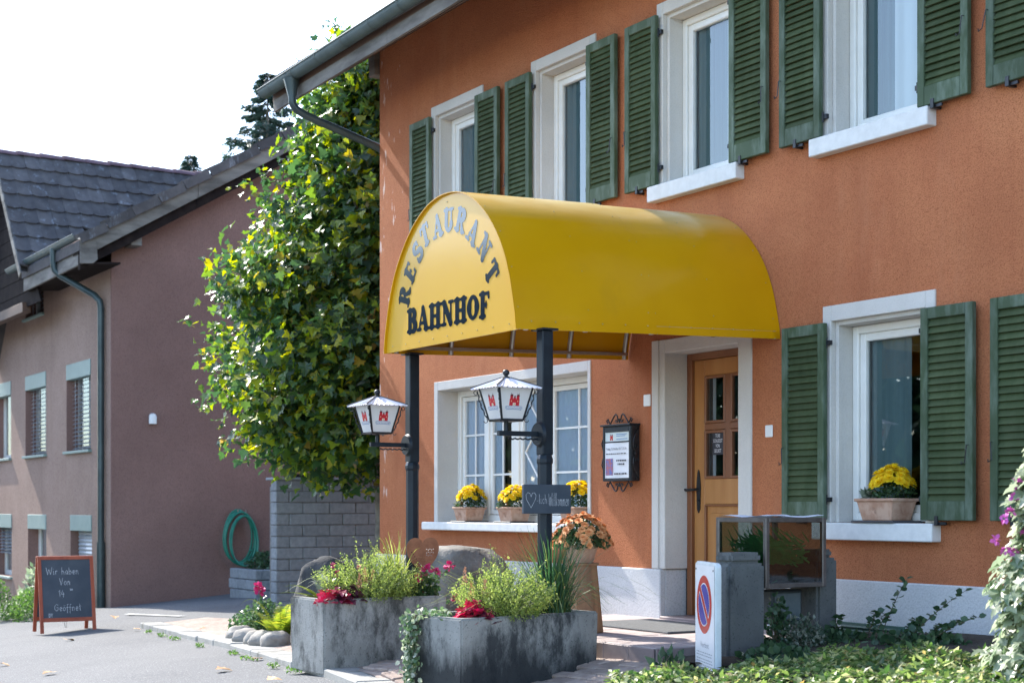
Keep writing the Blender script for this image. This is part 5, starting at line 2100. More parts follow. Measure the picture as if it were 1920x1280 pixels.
def pot_trough(root, x, y, z, lx, ly, h):
    b = MB()
    b.box(x - lx * .56, x + lx * .56, y - ly * .58, y + ly * .58, z, z + .014)
    b.build('saucer', 'saucer_grey', root, bevel=.005)
    z += .015
    b = MB()
    k0, k1 = .38, .47
    v0 = [(x + sx * lx * k0, y + sy * ly * k0, z) for sx, sy in ((-1, -1), (1, -1), (1, 1), (-1, 1))]
    v1 = [(x + sx * lx * k1, y + sy * ly * k1, z + h - .022) for sx, sy in ((-1, -1), (1, -1), (1, 1), (-1, 1))]
    v2 = [(x + sx * lx * .515, y + sy * ly * .515, z + h - .020) for sx, sy in ((-1, -1), (1, -1), (1, 1), (-1, 1))]
    v3 = [(x + sx * lx * .52, y + sy * ly * .52, z + h) for sx, sy in ((-1, -1), (1, -1), (1, 1), (-1, 1))]
    v4 = [(x + sx * lx * .44, y + sy * ly * .43, z + h - .003) for sx, sy in ((-1, -1), (1, -1), (1, 1), (-1, 1))]
    v5 = [(x + sx * lx * .43, y + sy * ly * .42, z + h - .03) for sx, sy in ((-1, -1), (1, -1), (1, 1), (-1, 1))]
    fs = []
    for q in range(5):
        for k in range(4):
            j = (k + 1) % 4
            fs.append((q * 4 + k, q * 4 + j, q * 4 + 4 + j, q * 4 + 4 + k))
    fs.append((0, 3, 2, 1))
    b.add(v0 + v1 + v2 + v3 + v4 + v5, fs)
    pot = b.build('pot', 'terracotta', root, bevel=.004)
    s = MB().quad(*v5)
    s.build('soil', 'soil', root)
    # moulded leaf ornament on the two outer sides
    orn = MB()
    for (o, u, nn_) in ((Vector((x, y - ly * .435, z + h * .42)), Vector((1, 0, 0)), Vector((0, -1, .12))), (Vector((x + lx * .435, y, z + h * .42)), Vector((0, 1, 0)), Vector((1, 0, .12)))):
        for k in range(5):
            a = -.5 + k * .45
            d = u * math.cos(a) + Vector((0, 0, 1)) * math.sin(a)
            e = u * -math.sin(a) + Vector((0, 0, 1)) * math.cos(a)
            p = o - u * .02
            orn.quad(p + nn_ * .003, p + d * .016 + e * .006 + nn_ * .006, p + d * .036 + nn_ * .003, p + d * .016 - e * .006 + nn_ * .006)
    orn.build('ornament', 'terracotta', root)
    return z + h


def accents(root, p, n=26):
    """dark strap leaves and an orange blossom at the street side of the pot"""
    p = np.array(p)
    d = rdir(n, .25)
    d[:, 2] = np.abs(d[:, 2])
    leaves('accent_leaf', 'variegated_leaf', root, p + d * .01, d, rdir(n, 1), NR.uniform(.05, .085, n), LEAF)
    k = 10
    leaves('accent_bloom', 'mum_orange', root, p + np.array([.035, .02, .03]) + NR.normal(size=(k, 3)) * .007, rdir(k, .5), rdir(k), NR.uniform(.02, .03, k), ROUND)


PG = 'yellow chrysanthemums in terracotta pots'
for i, (px_, lab) in enumerate(((880, 'terracotta pot of yellow chrysanthemums farthest left on the wide sill'), (964, 'terracotta pot of yellow chrysanthemums left of the welcome board on the wide sill'), (1082, 'terracotta pot of yellow chrysanthemums half hidden by the slate welcome board'))):
    x = at_y(px_, 972, 7.70).x
    t = thing('flower_pot', lab, 'flower pot', (x, 7.70, 1.01), PG)
    zt = pot_trough(t, x, 7.70, 1.011, .27, .235, .135)
    mum(t, (x + .015 - .02 * i, 7.715, zt - .01), [.150, .165, .158][i], [.215, .20, .235][i], [38, 46, 34][i], [.043, .040, .044][i], BLOOM_Y, [.56, .62, .50][i])
    accents(t, (x - .09, 7.63, zt), 22)
t = thing('flower_pot', 'terracotta trough of yellow chrysanthemums on the right window sill', 'flower pot', (-7.80, 7.70, 1.05), PG)
zt = pot_trough(t, -7.80, 7.70, 1.051, .36, .24, .15)
mum(t, (-7.76, 7.715, zt - .01), .155, .22, 50, .044, BLOOM_Y)
accents(t, (-7.93, 7.66, zt), 30)

# orange chrysanthemum on a tapered wooden pedestal
sx_, sy_ = -9.42, 6.30
st = thing('wooden_pedestal', 'tapered brown wooden pedestal carrying the orange flowers by the porch', 'pedestal', (sx_, sy_, PZ))
for k in range(8):
    a = 2 * PI * (k + .5) / 8
    d, s = Vector((math.cos(a), math.sin(a), 0)), Vector((-math.sin(a), math.cos(a), 0))
    b = MB()
    r0, r1 = .150, .105
    c0, c1 = Vector((sx_, sy_, PZ + .002)), Vector((sx_, sy_, .745))
    w0, w1 = r0 * .40, r1 * .40
    b.add([c0 + d * (r0 - .02) - s * w0, c0 + d * (r0 - .02) + s * w0, c0 + d * r0 + s * w0, c0 + d * r0 - s * w0, c1 + d * (r1 - .02) - s * w1, c1 + d * (r1 - .02) + s * w1, c1 + d * r1 + s * w1, c1 + d * r1 - s * w1],
          [(0, 1, 2, 3), (7, 6, 5, 4), (0, 4, 5, 1), (1, 5, 6, 2), (2, 6, 7, 3), (3, 7, 4, 0)])
    b.build('stave', 'stump_wood', st, bevel=.003)
b = MB()
b.lathe([(.118, .738), (.125, .742), (.125, .755), (.115, .758)], (sx_, sy_, 0), 16)
b.build('top_board', 'stump_wood', st)
t = thing('flower_pot', 'round pot of apricot orange chrysanthemums on the wooden pedestal', 'flower pot', (sx_, sy_, .76))
b = MB()
b.lathe([(.085, .760), (.115, .86), (.122, .862), (.122, .885), (.108, .885), (.10, .86)], (sx_, sy_, 0), 18)
b.build('pot', 'terracotta', t, smooth=True)
mum(t, (sx_ + .0, sy_ + .0, .86), .215, .25, 84, .034, BLOOM_O, .92)

# ================================================================== BOULDERS, BORDER BED
def boulder(name, label, c, r, mat, seed, group=None, sub=4, cat='boulder', top_flat=.0):
    bm = bmesh.new()
    bmesh.ops.create_icosphere(bm, subdivisions=sub, radius=1)
    from mathutils import noise as mn
    off = Vector((seed * 7.3, seed * 3.1, seed))
    for v in bm.verts:
        d = v.co.normalized()
        k = 1 + .22 * mn.noise(d * 1.3 + off) + .10 * mn.noise(d * 3.1 + off) + .035 * mn.noise(d * 9 + off)
        p = d * k
        if top_flat and p.z > top_flat:
            p.z = top_flat + (p.z - top_flat) * .3
        v.co = Vector((p.x * r[0], p.y * r[1], p.z * r[2]))
    me = bpy.data.meshes.new(name)
    bm.to_mesh(me)
    bm.free()
    me.polygons.foreach_set('use_smooth', [True] * len(me.polygons))
    me.materials.append(MATS[mat])
    o = link(name, me)
    o.location = c
    ORG[o.name] = Vector(c)
    return props(o, label, cat, group)


boulder('boulder', 'big flat topped grey boulder between the planters under the wide window', (-11.55, 6.42, .42), (.42, .50, .50), 'rock', 1.7, top_flat=.75)
boulder('boulder', 'dark rounded boulder behind the left end of the pale planter', (-11.62, 5.30, .30), (.33, .28, .47), 'rock_dark', 4.2)
boulder('boulder', 'low pale boulder behind the shrub of the dark planter', (-10.6, 6.75, .25), (.35, .3, .32), 'rock', 6.1)

ORD = ['leftmost', 'second from the left', 'middle', 'second from the right', 'rightmost']
for i, (px_, py_, r) in enumerate(((448, 1199, .14), (465, 1207, .15), (481, 1210, .13), (497, 1212, .15), (516, 1213, .15))):
    p = gpt(px_, py_)
    boulder('border_stone', 'rounded grey border stone, %s of five before the flower bed' % ORD[i], (p.x, p.y, p.z + .05), (r * 1.0, r * .95, r * .70), 'cobble', 10 + i * 1.7, 'border stones along the flower bed', 3, 'stone')

b = MB()
N = 14
gv, gf = [], []
for i in range(N + 1):
    for j in range(8):
        x = -14.7 + 3.0 * i / N
        y = 5.72 + 1.5 * j / 7 + .02 * math.sin(i)
        e = min(i, N - i, j * 1.6, 4) / 4
        gv.append((x, y, gz(x, y) + .012 + .06 * e + R.uniform(-.012, .012)))
for i in range(N):
    for j in range(7):
        a = i * 8 + j
        gf.append((a, a + 8, a + 9, a + 1))
b.add(gv, gf)
b.top('flower_bed', 'soil', kind='structure', smooth=True)

def px_at(px, py, ref):                # a point at the distance of ref
    d0 = CY * ref[1] - CX * ref[0]
    return Vector((0, 0, 1.15)) + px_ray(px, py) * d0


c = gpt(497, 1190)
f1, f2 = px_at(487, 1107, c), px_at(484, 1098, c)
rose('rose_bush', 'low rose bush with one pink bloom in the border left of the pale planter', tuple(c), .27, .38, [tuple(f1) + (.06,), tuple(f2) + (.045,)], 1100)
c = gpt(462, 1186)
rose('rose_bush', 'small leafy rose without blooms close to the border stones', tuple(c), .20, .24, [], 420)
c = gpt(528, 1208)
fern('fern', 'bright yellow-green fern beside the left end of the pale planter', tuple(c), [(q, R.uniform(.25, .48), R.uniform(.28, .62), .10) for q in [.35 + .42 * k for k in range(20)]])
fern('fern', 'yellow fern fronds reaching left over the end of the pale planter', (-10.93, 4.93, .47), [(4.17, .30, .06, .055), (4.45, .26, .14, .055), (3.8, .24, .12, .055), (4.3, .32, -.06, .05)])
# weeds growing in the kerb joint
WEEDS = [(-17.6, 5.80), (-16.7, 5.66), (-16.0, 5.55), (-14.6, 5.32), (-13.2, 5.12), (-12.5, 4.99), (-11.6, 4.83), (-11.0, 4.74)]
for i, (x, y) in enumerate(WEEDS):
    t = thing('kerb_weed', '%s of eight green weeds from the left in the kerb joint' % ['first', 'second', 'third', 'fourth', 'fifth', 'sixth', 'seventh', 'last'][i], 'weed', (x, y, gz(x, y)), 'weeds along the kerb')
    k = 60
    P = blob(k, (x, y, gz(x, y)), (.09 + .06 * (i % 3), .035, .028), .1)
    leaves('foliage', 'hedge_leaf', t, P, rdir(k, .4), rdir(k, 1), NR.uniform(.018, .034, k), LEAF)
t = thing('paving_weed', 'single leafy green weed at the foot of the porch riser', 'weed', (-8.75, 5.86, gz(-8.75, 5.86) + .03))
P = blob(26, (-8.75, 5.86, gz(-8.75, 5.86) + .035), (.05, .05, .05), .1)
leaves('foliage', 'fern_leaf', t, P, rdir(26, .6), rdir(26, 1), NR.uniform(.05, .08, 26), LEAF)

# ================================================================== DISPLAY CASE between two stone pillars
PC = 'stone pillars carrying the display case'
t1 = thing('stone_pillar', 'weathered stone pillar behind the no parking sign', 'pillar', (-7.83, 6.45, .15), PC)
b = MB()
b.box(-7.94, -7.735, 6.28, 6.585, .05, .80)
b.build('shaft', 'concrete_pillar', t1, bevel=.018, seg=2)
b = MB()
b.box(-7.915, -7.75, 6.31, 6.57, .80, .868)
b.build('capital', 'concrete_pillar', t1, bevel=.02, seg=2)
t2 = thing('stone_pillar', 'weathered stone pillar right of the glass display case near the wall', 'pillar', (-7.97, 7.2, .2), PC)
b = MB()
b.box(-8.14, -7.85, 7.13, 7.31, .05, .82)
b.build('shaft', 'concrete_pillar', t2, bevel=.018, seg=2)
b = MB()
b.box(-8.11, -7.88, 7.15, 7.29, .82, .875)
b.build('capital', 'concrete_pillar', t2, bevel=.015, seg=2)

bx0, bx1, by0, by1, bz0, bz1 = -8.26, -7.75, 6.60, 7.115, .635, 1.09
dc = thing('display_case', 'square glass display case in a steel frame holding green decorations between the pillars', 'display case', (-8.0, 6.86, bz0))
b = MB()
t_ = .032
for x in (bx0, bx1 - t_):
    for y in (by0, by1 - t_):
        b.box(x, x + t_, y, y + t_, bz0, bz1)
for z in (bz0, bz1 - t_):
    for y in (by0, by1 - t_):
        b.box(bx0 + t_, bx1 - t_, y + .001, y + t_ - .001, z, z + t_)
    for x in (bx0, bx1 - t_):
        b.box(x + .001, x + t_ - .001, by0 + t_, by1 - t_, z, z + t_)
b.build('frame', 'case_frame', dc, bevel=.004)
g = .008
for q in (((bx0 + t_, by0 + g, bz0 + t_), (bx1 - t_, by0 + g, bz0 + t_), (bx1 - t_, by0 + g, bz1 - t_), (bx0 + t_, by0 + g, bz1 - t_)),
          ((bx1 - g, by0 + t_, bz0 + t_), (bx1 - g, by1 - t_, bz0 + t_), (bx1 - g, by1 - t_, bz1 - t_), (bx1 - g, by0 + t_, bz1 - t_)),
          ((bx0 + g, by0 + t_, bz0 + t_), (bx0 + g, by1 - t_, bz0 + t_), (bx0 + g, by1 - t_, bz1 - t_), (bx0 + g, by0 + t_, bz1 - t_)),
          ((bx0 + t_, by1 - g, bz0 + t_), (bx1 - t_, by1 - g, bz0 + t_), (bx1 - t_, by1 - g, bz1 - t_), (bx0 + t_, by1 - g, bz1 - t_))):
    MB().quad(*q).build('pane', 'case_glass', dc)
b = MB()
b.box(bx0 + .01, bx1 - .01, by0 + .012, by1 - .012, bz0 + .008, bz0 + .022)
b.build('base_board', 'wood_brown', dc)
b = MB()
gv, gf = [], []
for i in range(9):
    for j in range(9):
        gv.append((bx0 + .01 + (bx1 - bx0 - .02) * i / 8, by0 + .01 + (by1 - by0 - .02) * j / 8, bz1 - .002 + .012 * math.sin(i * 1.1) * math.sin(j * .9 + .5) + .008))
for i in range(8):
    for j in range(8):
        a = i * 9 + j
        gf.append((a, a + 9, a + 10, a + 1))
b.add(gv, gf)
b.build('cover_sheet', 'sheer_curtain', dc, smooth=True)
fol = thing('artificial_grass', 'bunch of bright green plastic grass lying inside the glass case', 'decoration', (-8.0, 6.86, bz0 + .03))
b = MB()
for k in range(620):
    p = Vector((R.uniform(bx0 + .08, bx1 - .05), R.uniform(by0 + .06, by1 - .08), bz0 + .06 + R.uniform(0, .24)))
    a = R.uniform(-.5, .9)
    d = Vector((R.uniform(-.25, .35), -math.cos(a), math.sin(a) * .9)).normalized()
    L = R.uniform(.10, .2)
    q = p + d * L
    q = Vector((min(max(q.x, bx0 + .03), bx1 - .03), min(max(q.y, by0 + .03), by1 - .03), min(max(q.z, bz0 + .03), bz1 - .05)))
    s = Vector((0, .004, .006))
    b.quad(p - s, p + s, q + s * .3, q - s * .3)
me = b.mesh('grass_blades', 'grass_dark', org(fol))
mk('fake_green', (.03, .26, .06), (.06, .36, .08), 30, .5)
me.materials.clear()
me.materials.append(MATS['fake_green'])
link('grass_blades', me, fol, None, 'stuff')
b = MB()
b.box(bx0 + .04, bx1 - .04, by0 + .05, by1 - .03, bz0 + .024, bz0 + .15)
b.top('peat_block', 'soil', 'dark brown block standing under the green grass in the case', 'block', bevel=.03, loc=(-8.0, 6.97, bz0 + .024))

fl = thing('floodlight', 'small grey floodlight under the glass case between the pillars', 'floodlight', (-8.0, 6.95, .42))
b = MB()
b.box(-8.10, -7.93, 6.80, 7.07, .385, .612)
b.build('housing', 'lamp_body', fl, bevel=.012)
b = MB()
b.box(-7.932, -7.922, 6.825, 7.045, .41, .59)
b.build('lens', 'lens_grey', fl, bevel=.003)
b = MB()
b.tube([(-7.98, 6.94, .2), (-7.98, 6.94, .41)], .014, 8)
b.build('bracket', 'iron_black', fl)

# ================================================================== NO PARKING SIGN
nS = Vector((-.40, -.916, 0)).normalized()
uS = Vector((.916, -.40, 0)).normalized()
sgc = Vector((-7.585, 6.0, 0))
ns = thing('no_parking_sign', 'white upright no parking sign with red and blue disc in the ground cover', 'sign', (sgc.x, sgc.y, .12))


def rrect(hw_, z0, z1, r, n=6):
    out = [(-hw_, z0), (hw_, z0)]
    out += [(hw_ - r + r * math.cos(PI / 2 * k / n), z1 - r + r * math.sin(PI / 2 * k / n)) for k in range(n + 1)]
    out += [(-hw_ + r - r * math.sin(PI / 2 * k / n), z1 - r + r * math.cos(PI / 2 * k / n)) for k in range(n + 1)]
    return out


SP = lambda x, z, d: sgc + uS * x + nS * d + Vector((0, 0, z))
b = MB()
b.prism([SP(x, z, -.02) for x, z in rrect(.245, .08, .822, .035)], nS * .038)
b.build('box', 'sign_edge', ns, bevel=.008, seg=2)
b = MB()
b.quad(*[SP(x, z, .0205) for x, z in rrect(.222, .10, .80, .012)])
fc = b.build('face', 'sign_white', ns)


def disc(rad, cx0, cz0, d, mat, clip=None, ring=None, n=48):
    b = MB()
    b.quad(*[SP(cx0 + rad * math.cos(2 * PI * k / n), cz0 + rad * math.sin(2 * PI * k / n), d) for k in range(n)])
    return b.build('disc', mat, fc)


zc_ = .562
disc(.178, -.01, zc_, .0215, 'sign_red')
for s in (1, -1):
    def half_blue(X, Y, s=s, r=.125):
        q = (X * math.cos(.78) + Y * math.sin(.78)) * s
        return np.maximum(np.hypot(X, Y) - r, .026 - q)
    sdf_mesh(lambda X, Y: half_blue(X, Y, s) - .007, -.15, .15, -.15, .15, 60, lambda x, y, d: SP(-.01 + x, zc_ + y, .0225)).build('disc_outline', 'sign_white', fc)
    sdf_mesh(half_blue, -.15, .15, -.15, .15, 60, lambda x, y, d: SP(-.01 + x, zc_ + y, .0235)).build('disc_blue', 'sign_blue', fc)
text_mesh('lettering', 'Verbot', fc, 'print_grey', SP(0, .315, .0217), uS, (0, 0, 1), .05, .20)
b = MB()
for z in (.265, .248, .225, .208, .19, .17):
    x = -.19
    while x < .17:
        L = R.uniform(.015, .045)
        b.quad(SP(x, z, .0217), SP(x + L, z, .0217), SP(x + L, z + .006, .0217), SP(x, z + .006, .0217))
        x += L + .012
b.build('print_line', 'print_grey', fc)
b = MB()
for x, z in ((-.205, .775), (.205, .775)):
    b.tube([SP(x, z, .02), SP(x, z, .024)], .006, 8)
b.build('screw', 'iron_black', ns)

# ================================================================== GROUND COVER AND SHRUBS, lower right
k = 17000
X = NR.uniform(-8.35, -4.4, k * 2)
Y = NR.uniform(4.5, 6.75, k * 2)
poly_ = [(-7.62, 5.30), (-7.50, 5.80), (-7.22, 6.20), (-7.0, 6.55), (-6.0, 6.75), (-4.4, 6.8), (-4.4, 4.5), (-6.6, 4.6)]
keep = np.ones(len(X), bool)
for (xa, ya), (xb, yb) in zip(poly_, poly_[1:] + poly_[:1]):
    keep &= ((xb - xa) * (Y - ya) - (yb - ya) * (X - xa)) < 0
X, Y = X[keep][:k], Y[keep][:k]
hgt = .045 + .04 * np.sin(X * 2.7 + Y) * np.cos(Y * 3.1) + .05 * np.clip((X + 7.5) / 1.6, 0, 1) + .05 * np.sin(X * 9.1 + 2 * Y) * np.sin(Y * 8.3)
P = np.stack([X, Y, .042 * X + .08 * Y + hgt * (NR.uniform(0, 1, len(X)) ** .35) + .01], 1)
gc = leaves('ground_cover', 'cover_leaf', None, P, unit(NR.normal(size=P.shape) * np.array([1, 1, .35]) + np.array([0, 0, .25])), unit(NR.normal(size=P.shape) * .45 + np.array([0, 0, 1])), NR.uniform(.028, .062, len(P)), LEAF)
b = MB()
gv, gf = [], []
NX, NY = 30, 20
for i in range(NX + 1):
    for j in range(NY + 1):
        x, y = -8.08 + 5.5 * i / NX, 4.9 + 2.74 * j / NY
        gv.append((x, y, gz(x, y) + .028 + R.uniform(0, .018)))
for i in range(NX):
    for j in range(NY):
        a = i * (NY + 1) + j
        if gv[a][0] < -7.4 and gv[a][1] < 5.9:
            continue
        gf.append((a, a + NY + 1, a + NY + 2, a + 1))
b.add(gv, gf)
b.top('garden_bed', 'soil', kind='structure', smooth=True)


def bush(name, label, c, r, n, mat, size, shape=LEAF, shoots=(), lo=.15, cat='shrub', stemn=24, up=.3):
    t = thing(name, label, cat, c)
    P = blob(n, c, r, lo)
    leaves('foliage', mat, t, P, rdir(n, up, P - np.array(c), .6), rdir(n, .9), NR.uniform(size * .65, size * 1.2, n), shape)
    stems_mesh('stem', 'twig', t, [tuple(P[i]) for i in range(0, n, max(1, n // stemn))], c, .004, r[0] * .5)
    for (bx, by, tx, ty, tz, nl) in shoots:
        p0 = Vector((bx, by, gz(bx, by)))
        p1 = Vector((tx, ty, tz))
        mid = p0.lerp(p1, .5) + Vector((0, 0, .06))
        b = MB()
        pts = [p0.lerp(mid, q).lerp(mid.lerp(p1, q), q) for q in [i / 10 for i in range(11)]]
        b.tube(pts, [.004 * (1 - i / 14) for i in range(11)], 5)
        b.build('shoot', 'twig', t)
        Q, D = [], []
        for i in range(nl):
            q = .3 + .7 * i / nl
            p = p0.lerp(mid, q).lerp(mid.lerp(p1, q), q)
            Q.append(tuple(p))
            a = i * 2.4
            D.append((math.cos(a), math.sin(a), .35))
        leaves('shoot_leaves', mat, t, np.array(Q), np.array(D), rdir(nl, 1), NR.uniform(size * .7, size * 1.15, nl), ROUND, 'stuff')
    return t


def shoot(px_, py_, y, base_dx=-.1):
    p = at_y(px_, py_, y)
    return (p.x + base_dx, y - .05, p.x, y, p.z, 17)


bush('shrub', 'dark low shrub with tall leafy shoots before the green cellar vent', (-7.75, 7.2, .20), (.42, .26, .15), 620, 'shade_leaf', .05, ROUND,
     [shoot(1703, 1080, 7.3, -.22), shoot(1665, 1150, 7.25, -.1), shoot(1645, 1145, 7.35, -.05), shoot(1720, 1160, 7.3, -.06), shoot(1573, 1155, 7.2, .0)])
bush('shrub', 'straggling shrub with slanting shoots at the white plinth right of the vent', (-6.95, 7.18, .26), (.46, .22, .13), 420, 'shade_leaf', .05, ROUND,
     [shoot(1815, 1104, 7.25, -.5), shoot(1840, 1155, 7.2, -.45), shoot(1805, 1163, 7.3, -.2), shoot(1730, 1163, 7.3, -.05), shoot(1768, 1172, 7.2, -.1)])
bush('shrub', 'small variegated shrub below the floodlight between the pillars', (-7.72, 6.86, .2), (.17, .2, .27), 900, 'variegated_leaf', .036, LEAF)
bush('shrub', 'green leafy shrub at the foot of the front pillar beside the sign', (-7.36, 6.40, .16), (.36, .24, .14), 520, 'shade_leaf', .05, ROUND)
bush('shrub', 'broad leafed green plant left of the no parking sign at the porch corner', (-7.84, 5.90, .12), (.10, .10, .15), 34, 'shade_leaf', .085, LEAF, (), .1)
bush('climber', 'slender green climber on the inner side of the front pillar', (-7.76, 6.70, .25), (.05, .10, .36), 260, 'shade_leaf', .04, ROUND)

# flowering shrub at the right edge
hc = (-5.32, 6.42, .3)
t = thing('flowering_shrub', 'tall sunlit shrub with lilac pink blooms at the right edge', 'shrub', hc)
k = 2300
zq = NR.uniform(0, 1, k)
rad = .36 * np.clip(1.15 - zq * .82, .1, 1) * NR.uniform(.1, 1, k) ** .5 * (1 + .18 * np.sin(zq * 17))
a = NR.uniform(0, 2 * PI, k)
P = np.stack([hc[0] + rad * np.cos(a), hc[1] + rad * np.sin(a), hc[2] - .12 + zq * 1.30], 1)
leaves('foliage', 'hibiscus_leaf', t, P, unit(np.stack([np.cos(a), np.sin(a), np.full(k, -.5)], 1) + NR.normal(size=(k, 3)) * .35), unit(np.stack([np.cos(a) * .5, np.sin(a) * .5, np.full(k, .9)], 1) + NR.normal(size=(k, 3)) * .3), NR.uniform(.05, .085, k), MAPLE)
stems_mesh('stem', 'twig', t, [tuple(P[i]) for i in range(0, k, 40)], (hc[0], hc[1], .2), .006, .1)
for (px_, py_, s) in ((1882, 972, .026), (1868, 1012, .028), (1907, 905, .03), (1902, 932, .026), (1886, 1030, .028), (1901, 1033, .03), (1917, 990, .035), (1895, 960, .03)):
    p = at_x(px_, py_, -5.42)
    kk = 14
    d = rdir(kk, .2)
    me = leaf_mesh('bloom', 'lilac_flower', np.array(p) + d * s * .25, d, rdir(kk, 1), NR.uniform(.7, 1.1, kk) * s, ROUND, org(t))
    link('bloom', me, t)

# ================================================================== NEIGHBOURING HOUSE
NX0, NY0 = -25.07, 7.65
nh = thing('neighbour_house', 'brown rendered house with grey tiled roofs and green blind boxes', 'building', (-28, NY0, 0))
WN = [(-27.70, -26.23, 2.14, 3.655, 3.385, 'slat'), (-30.53, -29.05, 2.14, 3.655, 3.385, 'slat'), (-33.1, -31.66, 2.14, 3.655, 3.385, 'open'),
      (-30.55, -29.22, 4.745, 5.45, None, 'slat'),
      (-27.45, -26.17, -.30, 1.03, .76, 'closed'), (-30.35, -29.03, -.55, 1.03, .76, 'door'), (-33.0, -31.60, -.2, 1.03, .76, 'half')]
cxs = sorted(set([-46, NX0] + [q for w_ in WN for q in w_[:2]]))
czs = sorted(set([-2.5, 5.1, 5.75] + [q for w_ in WN for q in w_[2:4]]))
b = MB()
for x0, x1 in zip(cxs[:-1], cxs[1:]):
    for z0, z1 in zip(czs[:-1], czs[1:]):
        mx, mz = (x0 + x1) / 2, (z0 + z1) / 2
        if any(w_[0] < mx < w_[1] and w_[2] < mz < w_[3] for w_ in WN):
            continue
        b.quad((x0, NY0, z0), (x1, NY0, z0), (x1, NY0, z1), (x0, NY0, z1))
b.build('wall', 'brown_plaster', nh)
tp = .594
zr = lambda y: 5.32 + (y - 6.89) * tp
RY = 15.0
b = MB()
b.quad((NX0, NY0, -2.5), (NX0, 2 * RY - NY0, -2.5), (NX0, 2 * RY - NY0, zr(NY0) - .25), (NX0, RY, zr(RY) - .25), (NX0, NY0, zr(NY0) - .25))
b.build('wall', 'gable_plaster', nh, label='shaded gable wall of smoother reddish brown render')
b = MB()
b.box(NX0 - .045, NX0 + .004, NY0 - .004, NY0 + .002, -2.5, 5.6)
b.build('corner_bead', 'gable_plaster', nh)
for (x0, x1, z0, z1, zb, kind) in WN:
    b = MB()
    yd = NY0 + .22
    b.quad((x0, NY0, z0), (x0, yd, z0), (x0, yd, z1), (x0, NY0, z1))
    b.quad((x1, NY0, z0), (x1, NY0, z1), (x1, yd, z1), (x1, yd, z0))
    b.quad((x0, NY0, z1), (x0, yd, z1), (x1, yd, z1), (x1, NY0, z1))
    b.quad((x0, NY0, z0), (x1, NY0, z0), (x1, yd, z0), (x0, yd, z0))
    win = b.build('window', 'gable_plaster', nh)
    b = MB()
    b.box(x0, x0 + .09, yd - .02, yd + .05, z0, z1)
    b.box(x1 - .09, x1, yd - .02, yd + .05, z0, z1)
    b.box((x0 + x1) / 2 - .06, (x0 + x1) / 2 + .06, yd - .018, yd + .05, z0, z1)
    b.box(x0 + .09, x1 - .09, yd - .019, yd + .05, z0, z0 + .09)
    b.build('frame', 'white_paint', win)
    MB().quad((x0, yd + .01, z0), (x1, yd + .01, z0), (x1, yd + .01, z1), (x0, yd + .01, z1)).build('pane', 'dark_glass', win)
    MB().quad((x0, yd + .3, z0), (x1, yd + .3, z0), (x1, yd + .3, z1), (x0, yd + .3, z1)).build('interior', 'dark_room', win)
    if zb:
        MB().box(x0 + .004, x1 - .004, NY0 - .012, NY0 + .15, zb, z1).build('blind_box', 'blind_green', win, bevel=.006)
    MB().box(x0 - .05, x1 + .05, NY0 - .06, yd, z0 - .05, z0 - .002).build('sill', 'blind_green', win, bevel=.006)
    if kind in ('slat', 'closed', 'half'):
        zt = zb or z1
        zlow = z0 + .02 if kind != 'half' else z0 + (zt - z0) * .45
        N = 17 if kind == 'slat' else (15 if kind == 'closed' else 8)
        if not zb:
            N = 8
        tilt = .045 if kind == 'slat' else .02
        dz = (zt - zlow) / N
        for i in range(N):
            z = zt - dz * (i + .5)
            yb_ = NY0 + .12
            hh = .018 if kind != 'closed' else dz * .48
            s = MB()
            if kind == 'closed':
                s.quad((x0 + .10, yb_ + .012, z + hh), (x1 - .02, yb_ + .012, z + hh), (x1 - .02, yb_ - .012, z), (x0 + .10, yb_ - .012, z))
                s.quad((x0 + .10, yb_ - .012, z), (x1 - .02, yb_ - .012, z), (x1 - .02, yb_ + .006, z - hh), (x0 + .10, yb_ + .006, z - hh))
            else:
                s.add([(x0 + .05, yb_ - .04, z - hh), (x1 - .02, yb_ - .04, z - hh), (x1 - .02, yb_ + .04, z + hh), (x0 + .05, yb_ + .04, z + hh)], [(0, 1, 2, 3)])
            s.build('blind_slat', 'blind_metal', win)
        b = MB()
        for xx in (x0 + .3, (x0 + x1) / 2, x1 - .2):
            b.box(xx - .004, xx + .004, NY0 + .07, NY0 + .076, zlow, zt)
        b.build('blind_cord', 'blind_metal', win)

